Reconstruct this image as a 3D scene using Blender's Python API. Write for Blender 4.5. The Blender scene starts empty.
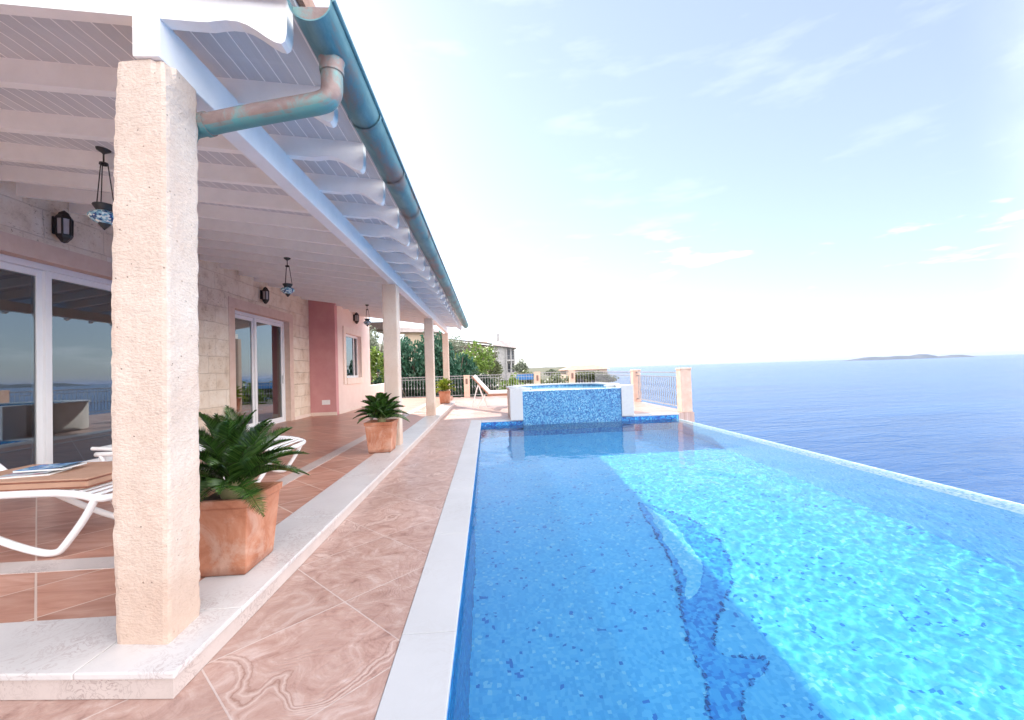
import bpy, bmesh, math, random
from mathutils import Vector, Matrix, noise
from mathutils.geometry import tessellate_polygon
R = math.radians
C = bpy.context.scene.collection
scene = bpy.context.scene

# ------------------------------------------------------------------ camera
EYE = 1.2
yaw, pitch, roll = R(3.39), R(1.36), R(1.85)
fw = Vector((math.sin(yaw)*math.cos(pitch), math.cos(yaw)*math.cos(pitch), math.sin(pitch)))
r0 = Vector((math.cos(yaw), -math.sin(yaw), 0))
u0 = r0.cross(fw)
rt = r0*math.cos(roll) - u0*math.sin(roll)
up = rt.cross(fw)
cam = bpy.data.cameras.new("camera")
cam.sensor_width = 36; cam.lens = 422/1024*36
cam.clip_start = 0.05; cam.clip_end = 90000
cam_o = bpy.data.objects.new("camera", cam); C.objects.link(cam_o)
m = Matrix((rt, up, -fw)).transposed().to_4x4(); m.translation = (0, 0, EYE)
cam_o.matrix_world = m
scene.camera = cam_o

# ------------------------------------------------------------------ sky, sun, exposure
SUN = Vector((-0.70, 1.30, 1.0)).normalized()
sun_el = math.asin(SUN.z); sun_az = math.atan2(SUN.x, SUN.y)
world = bpy.data.worlds.new("World"); scene.world = world
world.use_nodes = True
wn = world.node_tree; wn.nodes.clear()
wo = wn.nodes.new("ShaderNodeOutputWorld"); bg = wn.nodes.new("ShaderNodeBackground")
sky = wn.nodes.new("ShaderNodeTexSky"); sky.sky_type = 'NISHITA'; sky.sun_disc = False
sky.sun_elevation = sun_el; sky.sun_rotation = sun_az
sky.air_density = 1.0; sky.dust_density = 0.35; sky.ozone_density = 2.0; sky.altitude = 0
bg.inputs[1].default_value = 0.12
wn.links.new(bg.outputs[0], wo.inputs[0])
# thin wisps of cloud low over the sea
tc = wn.nodes.new("ShaderNodeTexCoord")
mp = wn.nodes.new("ShaderNodeMapping"); mp.inputs['Scale'].default_value = (3.2, 3.2, 15.0)
mp.inputs['Location'].default_value = (0.35, 0.1, 0.4)
nz = wn.nodes.new("ShaderNodeTexNoise"); nz.inputs['Scale'].default_value = 1.5
nz.inputs['Detail'].default_value = 7; nz.inputs['Roughness'].default_value = 0.6
rp = wn.nodes.new("ShaderNodeValToRGB")
rp.color_ramp.elements[0].position = 0.55; rp.color_ramp.elements[1].position = 0.80
sp = wn.nodes.new("ShaderNodeSeparateXYZ")
hr = wn.nodes.new("ShaderNodeValToRGB")
hr.color_ramp.elements[0].position = 0.0; hr.color_ramp.elements[0].color = (0.3, 0.3, 0.3, 1)
hr.color_ramp.elements[1].position = 0.10; hr.color_ramp.elements[1].color = (1, 1, 1, 1)
e = hr.color_ramp.elements.new(0.24); e.color = (1, 1, 1, 1)
e = hr.color_ramp.elements.new(0.31); e.color = (0.15, 0.15, 0.15, 1)
mu = wn.nodes.new("ShaderNodeMath"); mu.operation = 'MULTIPLY'
mu2 = wn.nodes.new("ShaderNodeMath"); mu2.operation = 'MULTIPLY'; mu2.inputs[1].default_value = 0.8
mx = wn.nodes.new("ShaderNodeMixRGB"); mx.blend_type = 'MIX'
mx.inputs[2].default_value = (6.5, 6.6, 6.9, 1)
L = wn.links.new
L(tc.outputs['Generated'], mp.inputs[0]); L(mp.outputs[0], nz.inputs['Vector'])
L(nz.outputs[0], rp.inputs[0]); L(tc.outputs['Generated'], sp.inputs[0]); L(sp.outputs[2], hr.inputs[0])
L(rp.outputs[0], mu.inputs[0]); L(hr.outputs[0], mu.inputs[1]); L(mu.outputs[0], mu2.inputs[0])
L(mu2.outputs[0], mx.inputs[0])
veil = wn.nodes.new("ShaderNodeMixRGB"); veil.inputs[0].default_value = .56; veil.inputs[2].default_value = (1.62, 1.90, 2.55, 1)   # thin high cloud
hs = wn.nodes.new("ShaderNodeHueSaturation"); hs.inputs['Saturation'].default_value = .80
L(sky.outputs[0], hs.inputs['Color']); L(hs.outputs[0], veil.inputs[1]); L(veil.outputs[0], mx.inputs[1])
# cloud bank added out of view, right and behind, as fill light for shade
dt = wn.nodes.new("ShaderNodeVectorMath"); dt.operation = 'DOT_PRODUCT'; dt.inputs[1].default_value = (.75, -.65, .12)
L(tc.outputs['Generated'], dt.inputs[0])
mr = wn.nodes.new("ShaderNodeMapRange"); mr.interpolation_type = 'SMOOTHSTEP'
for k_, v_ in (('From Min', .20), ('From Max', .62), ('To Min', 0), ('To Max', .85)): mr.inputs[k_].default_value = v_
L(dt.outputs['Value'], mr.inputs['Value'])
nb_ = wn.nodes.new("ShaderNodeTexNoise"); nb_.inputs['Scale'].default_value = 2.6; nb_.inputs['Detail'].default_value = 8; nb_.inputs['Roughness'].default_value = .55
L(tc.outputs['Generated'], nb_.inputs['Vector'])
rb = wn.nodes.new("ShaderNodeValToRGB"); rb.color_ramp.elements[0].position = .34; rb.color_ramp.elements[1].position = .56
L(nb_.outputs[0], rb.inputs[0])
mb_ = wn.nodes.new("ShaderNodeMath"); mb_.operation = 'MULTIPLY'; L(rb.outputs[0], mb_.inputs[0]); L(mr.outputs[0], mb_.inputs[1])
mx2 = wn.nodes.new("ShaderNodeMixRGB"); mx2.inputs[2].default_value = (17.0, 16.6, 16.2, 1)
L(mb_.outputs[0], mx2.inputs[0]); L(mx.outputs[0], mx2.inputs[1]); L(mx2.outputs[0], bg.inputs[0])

sl = bpy.data.lights.new("sun", 'SUN'); sl.energy = 3.4; sl.angle = R(0.53); sl.color = (1.0, 0.94, 0.85)
so = bpy.data.objects.new("sun", sl); C.objects.link(so)
so.location = (-20, 30, 40); so.rotation_euler = SUN.to_track_quat('Z', 'Y').to_euler()
sl.cycles.is_caustics_light = True

vs = scene.view_settings
vs.view_transform = 'Standard'; vs.look = 'None'; vs.gamma = 1.0; vs.exposure = 1.60; vs.use_curve_mapping = False
cy = scene.cycles
cy.use_denoising = True
cy.max_bounces = 12; cy.diffuse_bounces = 9; cy.glossy_bounces = 4; cy.transmission_bounces = 8; cy.transparent_max_bounces = 16
cy.caustics_reflective = False; cy.caustics_refractive = True
cy.sample_clamp_indirect = 6.0; cy.blur_glossy = 0.3

# ------------------------------------------------------------------ helpers
def root_loc(o):
    v = Vector((0, 0, 0))
    while o: v = v + o.location; o = o.parent
    return v

class MB:
    """collects shapes, links them as one mesh object"""
    def __init__(s): s.bm = bmesh.new()
    def box(s, x0, x1, y0, y1, z0, z1):
        v = [s.bm.verts.new(p) for p in ((x0,y0,z0),(x1,y0,z0),(x1,y1,z0),(x0,y1,z0),(x0,y0,z1),(x1,y0,z1),(x1,y1,z1),(x0,y1,z1))]
        for f in ((0,3,2,1),(4,5,6,7),(0,1,5,4),(1,2,6,5),(2,3,7,6),(3,0,4,7)): s.bm.faces.new([v[i] for i in f])
        return s
    def prism(s, bot, top):
        """two matching rings of 3-D points"""
        n = len(bot)
        a = [s.bm.verts.new(p) for p in bot]; b = [s.bm.verts.new(p) for p in top]
        if n <= 4: s.bm.faces.new(a[::-1]); s.bm.faces.new(b)
        else:
            for ring in (a, b):
                for tri in tessellate_polygon([[v.co for v in ring]]): s.bm.faces.new([ring[q] for q in tri])
        for i in range(n): s.bm.faces.new((a[i], a[(i+1) % n], b[(i+1) % n], b[i]))
        return s
    def bar(s, a, b, w, d, upv=(0, 0, 1)):
        a = Vector(a); b = Vector(b); t = (b-a).normalized(); u = Vector(upv)
        if abs(t.dot(u)) > .99: u = Vector((1, 0, 0))
        x = t.cross(u).normalized()*w/2; y = x.cross(t).normalized()*d/2
        return s.prism([a-x-y, a+x-y, a+x+y, a-x+y], [b-x-y, b+x-y, b+x+y, b-x+y])
    def tube(s, pts, r, n=8, cap=True, smooth=1):
        pts = [Vector(p) for p in pts]
        for _ in range(smooth):
            q = [pts[0]]
            for a, b in zip(pts, pts[1:]): q += [a.lerp(b, .25), a.lerp(b, .75)]
            pts = q + [pts[-1]]
        rr = r if callable(r) else (lambda t: r)
        rings = []; ref = None
        for i, p in enumerate(pts):
            t = (pts[min(i+1, len(pts)-1)] - pts[max(i-1, 0)]).normalized()
            if ref is None:
                ref = Vector((0, 0, 1)) if abs(t.z) < .9 else Vector((1, 0, 0))
            ref = (ref - t*ref.dot(t)).normalized(); w = t.cross(ref); rad = rr(i/(len(pts)-1))
            rings.append([s.bm.verts.new(p + (ref*math.cos(2*math.pi*k/n) + w*math.sin(2*math.pi*k/n))*rad) for k in range(n)])
        for A, B in zip(rings, rings[1:]):
            for k in range(n): s.bm.faces.new((A[k], A[(k+1) % n], B[(k+1) % n], B[k]))
        if cap: s.bm.faces.new(rings[0][::-1]); s.bm.faces.new(rings[-1])
        return s
    def lathe(s, prof, c=(0, 0, 0), n=16):
        rings = []
        for r, z in prof:
            if r < 1e-4: rings.append([s.bm.verts.new((c[0], c[1], c[2]+z))])
            else: rings.append([s.bm.verts.new((c[0]+r*math.cos(2*math.pi*k/n), c[1]+r*math.sin(2*math.pi*k/n), c[2]+z)) for k in range(n)])
        for A, B in zip(rings, rings[1:]):
            for k in range(n):
                k2 = (k+1) % n
                if len(A) == 1 and len(B) == 1: continue
                if len(A) == 1: s.bm.faces.new((A[0], B[k2], B[k]))
                elif len(B) == 1: s.bm.faces.new((A[k], A[k2], B[0]))
                else: s.bm.faces.new((A[k], A[k2], B[k2], B[k]))
        return s
    def sheet(s, pts):
        s.bm.faces.new([s.bm.verts.new(p) for p in pts]); return s
    def build(s, name, mat, parent=None, world=False, smooth=False, bevel=0, fix=True):
        if fix: bmesh.ops.recalc_face_normals(s.bm, faces=s.bm.faces)
        if bevel: bmesh.ops.bevel(s.bm, geom=[e for e in s.bm.edges if len(e.link_faces) == 2 and e.calc_face_angle(0) > .5], offset=bevel, segments=2, affect='EDGES', profile=.6)
        if world and parent:
            bmesh.ops.translate(s.bm, vec=-root_loc(parent), verts=s.bm.verts)
        me = bpy.data.meshes.new(name); s.bm.to_mesh(me); s.bm.free()
        if smooth:
            for p in me.polygons: p.use_smooth = True
        if smooth == 'auto':
            try: me.set_sharp_from_angle(angle=R(40))
            except Exception: pass
        me.materials.append(mat)
        o = bpy.data.objects.new(name, me); C.objects.link(o); o.parent = parent
        return o

def thing(name, label, cat, loc=(0, 0, 0), rz=0, group=None):
    o = bpy.data.objects.new(name, None); C.objects.link(o); o.empty_display_size = .1
    o.location = loc; o.rotation_euler = (0, 0, rz)
    return tag(o, label, cat, group)
def tag(o, label, cat, group=None):
    o['label'] = label; o['category'] = cat
    if group: o['group'] = group
    return o
def struct(o, kind='structure'):
    o['kind'] = kind; return o
def copy_tree(o, parent=None):
    c = o.copy(); C.objects.link(c)
    if parent: c.parent = parent; c.matrix_parent_inverse = o.matrix_parent_inverse.copy()
    for ch in list(o.children): copy_tree(ch, c)
    return c

# ------------------------------------------------------------------ materials
class NT:
    def __init__(s, name):
        s.m = bpy.data.materials.new(name); s.m.use_nodes = True; s.t = s.m.node_tree
        s.b = s.t.nodes['Principled BSDF']; s.out = s.t.nodes['Material Output']
    def n(s, typ, **kw):
        nd = s.t.nodes.new(typ)
        for k, v in kw.items():
            if k in nd.inputs: nd.inputs[k].default_value = v
            else: setattr(nd, k, v)
        return nd
    def l(s, a, b): s.t.links.new(a, b)
    def pos(s, kind='Object', scale=(1, 1, 1), rot=(0, 0, 0), loc=(0, 0, 0)):
        t = s.n('ShaderNodeTexCoord'); mpp = s.n('ShaderNodeMapping')
        mpp.inputs['Scale'].default_value = scale; mpp.inputs['Rotation'].default_value = rot; mpp.inputs['Location'].default_value = loc
        s.l(t.outputs[kind], mpp.inputs[0]); return mpp.outputs[0]
    def noise(s, v, scale, detail=4, rough=.55, dist=0):
        x = s.n('ShaderNodeTexNoise'); x.inputs['Scale'].default_value = scale; x.inputs['Detail'].default_value = detail
        x.inputs['Roughness'].default_value = rough; x.inputs['Distortion'].default_value = dist
        s.l(v, x.inputs['Vector']); return x.outputs[0]
    def ramp(s, f, stops, interp='LINEAR'):
        x = s.n('ShaderNodeValToRGB'); cr = x.color_ramp; cr.interpolation = interp
        while len(cr.elements) < len(stops): cr.elements.new(.5)
        for e, (p, c) in zip(cr.elements, stops):
            e.position = p; e.color = (*c, 1) if isinstance(c, (tuple, list)) else (c, c, c, 1)
        s.l(f, x.inputs[0]); return x.outputs[0]
    def mix(s, f, a, b, mode='MIX'):
        x = s.n('ShaderNodeMixRGB'); x.blend_type = mode
        for i, v in ((0, f), (1, a), (2, b)):
            if hasattr(v, 'is_output'): s.l(v, x.inputs[i])
            elif isinstance(v, (tuple, list)): x.inputs[i].default_value = (*v, 1)
            else: x.inputs[i].default_value = v if i == 0 else (v, v, v, 1)
        return x.outputs[0]
    def math(s, op, a, b=0, c=None):
        x = s.n('ShaderNodeMath'); x.operation = op
        for i, v in enumerate((a, b, c)):
            if v is None: continue
            if hasattr(v, 'is_output'): s.l(v, x.inputs[i])
            else: x.inputs[i].default_value = v
        return x.outputs[0]
    def bump(s, h, dist, strength=1.0, prev=None):
        x = s.n('ShaderNodeBump'); x.inputs['Distance'].default_value = dist; x.inputs['Strength'].default_value = strength
        s.l(h, x.inputs['Height'])
        if prev is not None: s.l(prev, x.inputs['Normal'])
        return x.outputs[0]
    def done(s, col=None, rough=None, normal=None, metal=None, spec=None):
        for k, v in (('Base Color', col), ('Roughness', rough), ('Normal', normal), ('Metallic', metal), ('Specular IOR Level', spec)):
            if v is None: continue
            if hasattr(v, 'is_output'): s.l(v, s.b.inputs[k])
            elif isinstance(v, (tuple, list)): s.b.inputs[k].default_value = (*v, 1)
            else: s.b.inputs[k].default_value = v
        return s.m

def mottled(name, c1, c2, scale=6, rough=.6, bumpd=0.002, bscale=60, metal=0, detail=5, kind='Object', dist=0.0, lo=.35, hi=.65):
    t = NT(name); v = t.pos(kind); f = t.noise(v, scale, detail, .6, dist)
    col = t.ramp(f, [(lo, c1), (hi, c2)])
    nb = t.bump(t.noise(v, bscale, 4), bumpd) if bumpd else None
    return t.done(col, rough, nb, metal)

M = {}
M['white_paint'] = mottled('white_paint', (.87, .86, .845), (.92, .91, .895), 7, .5, .0015, 40)
M['pvc'] = mottled('white_pvc', (.80, .81, .83), (.84, .84, .85), 2, .3, 0)
M['resin'] = mottled('white_resin', (.80, .80, .82), (.85, .85, .85), 4, .35, .0004, 120)

def mat_boards():
    t = NT('ceiling_boards'); v = t.pos('Object')
    sx = t.n('ShaderNodeSeparateXYZ'); t.l(v, sx.inputs[0])
    u = t.math('MULTIPLY', sx.outputs[0], 1/.092)
    fr = t.math('FRACT', t.math('ADD', u, 400.0)); idx = t.math('FLOOR', u)
    line = t.math('LESS_THAN', fr, .085)
    wnz = t.n('ShaderNodeTexWhiteNoise', noise_dimensions='1D'); t.l(idx, wnz.inputs['W'])
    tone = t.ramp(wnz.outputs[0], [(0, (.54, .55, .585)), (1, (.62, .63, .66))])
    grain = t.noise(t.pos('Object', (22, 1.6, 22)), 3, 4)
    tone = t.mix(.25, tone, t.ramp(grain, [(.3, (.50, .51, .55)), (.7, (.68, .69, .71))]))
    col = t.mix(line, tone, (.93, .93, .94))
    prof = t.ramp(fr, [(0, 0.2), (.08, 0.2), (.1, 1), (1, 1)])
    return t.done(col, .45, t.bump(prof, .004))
M['boards'] = mat_boards()

def mat_column():
    t = NT('bush_hammered_stone'); v = t.pos('Object')
    big = t.noise(v, 3.0, 5, .6)
    col = t.ramp(big, [(.3, (.58, .44, .36)), (.55, (.67, .54, .455)), (.75, (.71, .615, .535))])
    fine = t.noise(v, 70, 3, .7)
    col = t.mix(.35, col, t.ramp(fine, [(.3, (.52, .395, .325)), (.6, (.72, .62, .54))]))
    vo = t.n('ShaderNodeTexVoronoi'); vo.inputs['Scale'].default_value = 24; t.l(v, vo.inputs['Vector'])
    pit = t.ramp(vo.outputs['Distance'], [(.04, 0), (.11, 1)])
    rare = t.ramp(t.noise(v, 9, 2), [(.44, 1), (.52, 0)])
    pitm = t.math('MAXIMUM', pit, rare)
    col = t.mix(pitm, (.34, .25, .20), col)
    szc = t.n('ShaderNodeSeparateXYZ'); t.l(v, szc.inputs[0])
    foot = t.ramp(t.math('ADD', szc.outputs[2], t.math('MULTIPLY', t.noise(v, 6, 4), .35)), [(.30, 1), (.62, 0)])
    col = t.mix(t.math('MULTIPLY', foot, .55), col, (.50, .33, .25))
    blot = t.ramp(t.noise(t.pos('Object', (1, 1, .6)), 2.3, 4, .6), [(.50, 0), (.66, 1)])
    col = t.mix(t.math('MULTIPLY', blot, .4), col, (.66, .46, .36))
    chis = t.noise(t.pos('Object', (30, 30, 75), rot=(0, .35, 0)), 1.6, 3, .6)
    h = t.math('ADD', t.math('MULTIPLY', chis, .7), t.math('MULTIPLY', fine, .5)); h = t.math('ADD', h, t.math('MULTIPLY', pitm, .6))
    return t.done(col, .9, t.bump(h, .006))
M['column'] = mat_column()

def mat_stonewall():
    t = NT('travertine_blocks')
    tcn = t.n('ShaderNodeTexCoord'); sx = t.n('ShaderNodeSeparateXYZ'); t.l(tcn.outputs['Object'], sx.inputs[0])
    cb = t.n('ShaderNodeCombineXYZ'); t.l(t.math('ADD', sx.outputs[1], sx.outputs[0]), cb.inputs[0]); t.l(sx.outputs[2], cb.inputs[1])
    wob = t.n('ShaderNodeVectorMath', operation='MULTIPLY_ADD')
    nzz = t.n('ShaderNodeTexNoise'); nzz.inputs['Scale'].default_value = 2.2; t.l(cb.outputs[0], nzz.inputs['Vector'])
    t.l(nzz.outputs[1], wob.inputs[0]); wob.inputs[1].default_value = (.05, .05, 0); t.l(cb.outputs[0], wob.inputs[2])
    br = t.n('ShaderNodeTexBrick'); br.offset = .43; br.squash = 1.5; br.squash_frequency = 3
    for k, x in (('Scale', 1.0), ('Mortar Size', .006), ('Mortar Smooth', .3), ('Bias', 0), ('Brick Width', .50), ('Row Height', .31)): br.inputs[k].default_value = x
    br.inputs['Color1'].default_value = (0, 0, 0, 1); br.inputs['Color2'].default_value = (1, 1, 1, 1); br.inputs['Mortar'].default_value = (.5, .5, .5, 1)
    t.l(wob.outputs[0], br.inputs['Vector'])
    v = tcn.outputs['Object']
    tone = t.ramp(br.outputs[0], [(0, (.62, .47, .33)), (.35, (.80, .67, .52)), (.7, (.87, .77, .63)), (1, (.72, .57, .41))])
    f = t.noise(v, 5, 6, .65)
    col = t.mix(.55, tone, t.ramp(f, [(.3, (.46, .34, .25)), (.46, (.78, .66, .54)), (.7, (.90, .84, .75))]))
    pit = t.noise(t.pos('Object', (1, 1, 1.8)), 22, 5, .75)
    zone = t.noise(v, 2.2, 2)
    pm = t.math('MULTIPLY', t.ramp(pit, [(.28, 1), (.41, 0)]), t.ramp(zone, [(.42, .15), (.6, 1)]))
    col = t.mix(t.math('MULTIPLY', pm, .85), col, (.24, .15, .10))
    col = t.mix(t.math('MULTIPLY', br.outputs['Fac'], .5), col, (.66, .55, .46))
    h = t.math('SUBTRACT', t.math('MULTIPLY', f, .4), t.math('MULTIPLY', pm, 1.0)); h = t.math('SUBTRACT', h, br.outputs['Fac'])
    return t.done(col, .85, t.bump(h, .02))
M['stonewall'] = mat_stonewall()
M['surround'] = mottled('dressed_stone_trim', (.66, .48, .39), (.72, .55, .46), 7, .75, .0015, 90)
M['pink'] = mottled('pink_render_shaded', (.58, .27, .275), (.63, .32, .32), 3, .8, .003, 160)  # shade on the block's near face is put into this darker pink
M['pink_lit'] = mottled('pink_render_lit', (.78, .62, .56), (.82, .67, .61), 3, .8, .003, 160)  # same pink, with reflected sunlight put into the colour
M['window_trim'] = mottled('cream_window_trim', (.78, .64, .55), (.82, .70, .62), 4, .7, .001, 80)

def mat_marble(name, base, vein, rough=.3, vs_=1.0):
    t = NT(name); v = t.pos('Object')
    d = t.noise(v, 2.2*vs_, 6, .6)
    w = t.n('ShaderNodeTexNoise'); w.inputs['Scale'].default_value = 6*vs_; w.inputs['Detail'].default_value = 8; w.inputs['Roughness'].default_value = .62; w.inputs['Distortion'].default_value = 2.2
    t.l(v, w.inputs['Vector'])
    ve = t.ramp(w.outputs[0], [(.468, 0), (.496, 1), (.504, 1), (.535, 0)])
    zone = t.ramp(t.noise(v, 1.4*vs_, 3), [(.45, .05), (.65, .75)])
    base_c = t.ramp(d, [(.3, tuple(x*.90 for x in base)), (.7, base)])
    col = t.mix(t.math('MULTIPLY', ve, zone), base_c, vein)
    return t.done(col, rough, t.bump(t.noise(v, 30, 3), .0006))
M['marble'] = mat_marble('white_marble', (.64, .61, .605), (.36, .26, .26), .3, 1.7)
M['marble_grey'] = mat_marble('veined_marble', (.58, .50, .47), (.27, .19, .18), .4, 2.6)
M['coping'] = mat_marble('pale_coping_stone', (.55, .545, .56), (.46, .44, .44), .5, .7)

def mat_deck():
    t = NT('patterned_deck_tile'); T = .632
    tcn = t.n('ShaderNodeTexCoord'); sx = t.n('ShaderNodeSeparateXYZ'); t.l(tcn.outputs['Object'], sx.inputs[0])
    u = t.math('MULTIPLY', t.math('ADD', sx.outputs[0], sx.outputs[1]), .70711)
    v = t.math('MULTIPLY', t.math('SUBTRACT', sx.outputs[1], sx.outputs[0]), .70711)
    u = t.math('ADD', t.math('DIVIDE', t.math('SUBTRACT', u, .451), T), 100); v = t.math('ADD', t.math('DIVIDE', t.math('SUBTRACT', v, 1.575), T), 100)
    fu, fv = t.math('FRACT', u), t.math('FRACT', v)
    cid = t.n('ShaderNodeCombineXYZ'); t.l(t.math('FLOOR', u), cid.inputs[0]); t.l(t.math('FLOOR', v), cid.inputs[1])
    wn_ = t.n('ShaderNodeTexWhiteNoise', noise_dimensions='3D'); t.l(cid.outputs[0], wn_.inputs['Vector'])
    loc = t.n('ShaderNodeCombineXYZ'); t.l(fu, loc.inputs[0]); t.l(fv, loc.inputs[1])
    ro = t.n('ShaderNodeVectorRotate', rotation_type='Z_AXIS'); ro.inputs['Center'].default_value = (.5, .5, 0)
    t.l(loc.outputs[0], ro.inputs['Vector'])
    t.l(t.math('MULTIPLY', t.math('FLOOR', t.math('MULTIPLY', wn_.outputs[0], 4)), math.pi/2), ro.inputs['Angle'])
    off = t.n('ShaderNodeVectorMath', operation='MULTIPLY_ADD'); t.l(wn_.outputs[1], off.inputs[0]); off.inputs[1].default_value = (9, 9, 9); t.l(ro.outputs[0], off.inputs[2])
    big = t.noise(off.outputs[0], 1.6, 4, .55, .8)
    # on some tiles a bundle of sinuous veins follows one contour of a soft field
    fld = t.noise(off.outputs[0], .95, 2.0, .45, .9)
    rough_ = t.noise(off.outputs[0], 7, 4, .62)
    fine_ = t.noise(off.outputs[0], 22, 4, .65)
    fq = t.math('FRACT', t.math('ADD', t.math('ADD', t.math('MULTIPLY', fld, 30), t.math('MULTIPLY', rough_, 1.7)), t.math('MULTIPLY', fine_, .5)))
    fold = t.ramp(fq, [(0, .50), (.10, .18), (.24, .5), (.45, .7), (.60, .95), (.74, .62), (1, .5)])
    some = t.math('GREATER_THAN', wn_.outputs[0], .38)
    band = t.ramp(t.math('ADD', fld, t.math('MULTIPLY', t.math('SUBTRACT', rough_, .5), .05)), [(.485, 0), (.505, 1), (.55, 1), (.575, 0)])
    faint = t.ramp(rough_, [(.50, .0), (.62, .22)])
    zone = t.math('MAXIMUM', t.math('MULTIPLY', band, some), faint)
    base = t.ramp(t.noise(off.outputs[0], 3.4, 8, .68, 1.6), [(.28, (.25, .135, .11)), (.42, (.42, .26, .215)), (.54, (.485, .325, .275)), (.64, (.56, .415, .37)), (.76, (.63, .505, .46))])
    vein = t.ramp(fold, [(0, (.18, .09, .07)), (.3, (.34, .20, .16)), (.7, (.53, .38, .33)), (1, (.61, .48, .43))])
    col = t.mix(t.math('MULTIPLY', zone, .85), base, vein)
    tint = t.ramp(wn_.outputs[0], [(0, (.90, .88, .88)), (1, (1.05, 1.03, 1.03))])
    col = t.mix(1, col, tint, 'MULTIPLY')
    eu = t.math('ABSOLUTE', t.math('SUBTRACT', fu, .5)); ev = t.math('ABSOLUTE', t.math('SUBTRACT', fv, .5))
    ed = t.math('MAXIMUM', eu, ev)
    j = t.math('GREATER_THAN', ed, .4948)
    jn = t.math('MULTIPLY', j, t.ramp(t.noise(tcn.outputs['Object'], 1.1, 2), [(.35, .45), (.6, 1)]))
    col = t.mix(t.math('MULTIPLY', jn, .75), col, (.66, .57, .54))
    fine = t.noise(tcn.outputs['Object'], 60, 3)
    h = t.math('ADD', t.math('MULTIPLY', fold, .5), t.math('MULTIPLY', fine, .4)); h = t.math('SUBTRACT', h, t.math('MULTIPLY', j, .6))
    return t.done(col, t.ramp(big, [(.3, .28), (.7, .42)]), t.bump(h, .0025))
M['deck'] = mat_deck()

def mat_tile_floor():
    t = NT('terracotta_floor_tile'); T = .46
    tcn = t.n('ShaderNodeTexCoord'); sx = t.n('ShaderNodeSeparateXYZ'); t.l(tcn.outputs['Object'], sx.inputs[0])
    u = t.math('ADD', t.math('DIVIDE', t.math('MULTIPLY', t.math('ADD', sx.outputs[0], sx.outputs[1]), .70711), T), 100.02)
    v = t.math('ADD', t.math('DIVIDE', t.math('MULTIPLY', t.math('SUBTRACT', sx.outputs[1], sx.outputs[0]), .70711), T), 100.35)
    fu, fv = t.math('FRACT', u), t.math('FRACT', v)
    cid = t.n('ShaderNodeCombineXYZ'); t.l(t.math('FLOOR', u), cid.inputs[0]); t.l(t.math('FLOOR', v), cid.inputs[1])
    wn_ = t.n('ShaderNodeTexWhiteNoise', noise_dimensions='3D'); t.l(cid.outputs[0], wn_.inputs['Vector'])
    off = t.n('ShaderNodeVectorMath', operation='MULTIPLY_ADD'); t.l(wn_.outputs[1], off.inputs[0]); off.inputs[1].default_value = (7, 7, 7); t.l(tcn.outputs['Object'], off.inputs[2])
    st = t.n('ShaderNodeMapping'); st.inputs['Rotation'].default_value = (0, 0, R(45)); st.inputs['Scale'].default_value = (1.2, 6, 1); t.l(off.outputs[0], st.inputs[0])
    g = t.noise(st.outputs[0], 2.2, 5, .6, .6)
    col = t.ramp(g, [(.28, (.36, .155, .10)), (.5, (.49, .245, .175)), (.75, (.60, .36, .28))])
    col = t.mix(1, col, t.ramp(wn_.outputs[0], [(0, (.86, .84, .84)), (1, (1.08, 1.04, 1.02))]), 'MULTIPLY')
    ed = t.math('MAXIMUM', t.math('ABSOLUTE', t.math('SUBTRACT', fu, .5)), t.math('ABSOLUTE', t.math('SUBTRACT', fv, .5)))
    j = t.math('GREATER_THAN', ed, .490)
    col = t.mix(j, col, (.66, .50, .42))
    h = t.math('SUBTRACT', t.math('MULTIPLY', g, .3), j)
    return t.done(col, .34, t.bump(h, .0015))
M['tile'] = mat_tile_floor()

def mat_mosaic(name, stops, s=.028, groutc=(.30, .55, .72), rough=.25, groutw=.07, gl=1):
    t = NT(name); tcn = t.n('ShaderNodeTexCoord')
    sc = t.n('ShaderNodeVectorMath', operation='SCALE'); sc.inputs['Scale'].default_value = 1/s; t.l(tcn.outputs['Object'], sc.inputs[0])
    ad = t.n('ShaderNodeVectorMath', operation='ADD'); ad.inputs[1].default_value = (500.37, 500.41, 500.43); t.l(sc.outputs[0], ad.inputs[0])
    fl = t.n('ShaderNodeVectorMath', operation='FLOOR'); t.l(ad.outputs[0], fl.inputs[0])
    fr = t.n('ShaderNodeVectorMath', operation='FRACTION'); t.l(ad.outputs[0], fr.inputs[0])
    wn_ = t.n('ShaderNodeTexWhiteNoise', noise_dimensions='3D'); t.l(fl.outputs[0], wn_.inputs['Vector'])
    clump = t.noise(fl.outputs[0], .13, 2, .5)
    val = t.math('ADD', t.math('MULTIPLY', wn_.outputs[0], .8), t.math('MULTIPLY', clump, .3)); val = t.math('SUBTRACT', val, .05)
    col = t.ramp(val, stops, 'CONSTANT')
    return t.done(col, rough, None)
M['mosaic'] = mat_mosaic('blue_pool_mosaic', [(0, (.02, .20, .62)), (.11, (.06, .41, .82)), (.34, (.075, .455, .86)), (.62, (.10, .50, .88)), (.86, (.18, .59, .90))], .026)
M['mosaic_wall'] = mat_mosaic('deep_blue_mosaic', [(0, (.004, .07, .33)), (.3, (.01, .16, .48)), (.6, (.02, .26, .58)), (.85, (.07, .40, .66))], .03)
M['mosaic_spa'] = mat_mosaic('speckled_spa_mosaic', [(0, (.015, .09, .26)), (.25, (.035, .17, .38)), (.5, (.06, .24, .44)), (.75, (.13, .34, .52)), (.93, (.34, .54, .65))], .024)
M['mosaic_lip'] = mat_mosaic('light_blue_mosaic', [(0, (.10, .42, .78)), (.12, (.20, .60, .88)), (.4, (.26, .66, .91)), (.7, (.33, .72, .93)), (.88, (.42, .78, .94))], .026)
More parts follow.
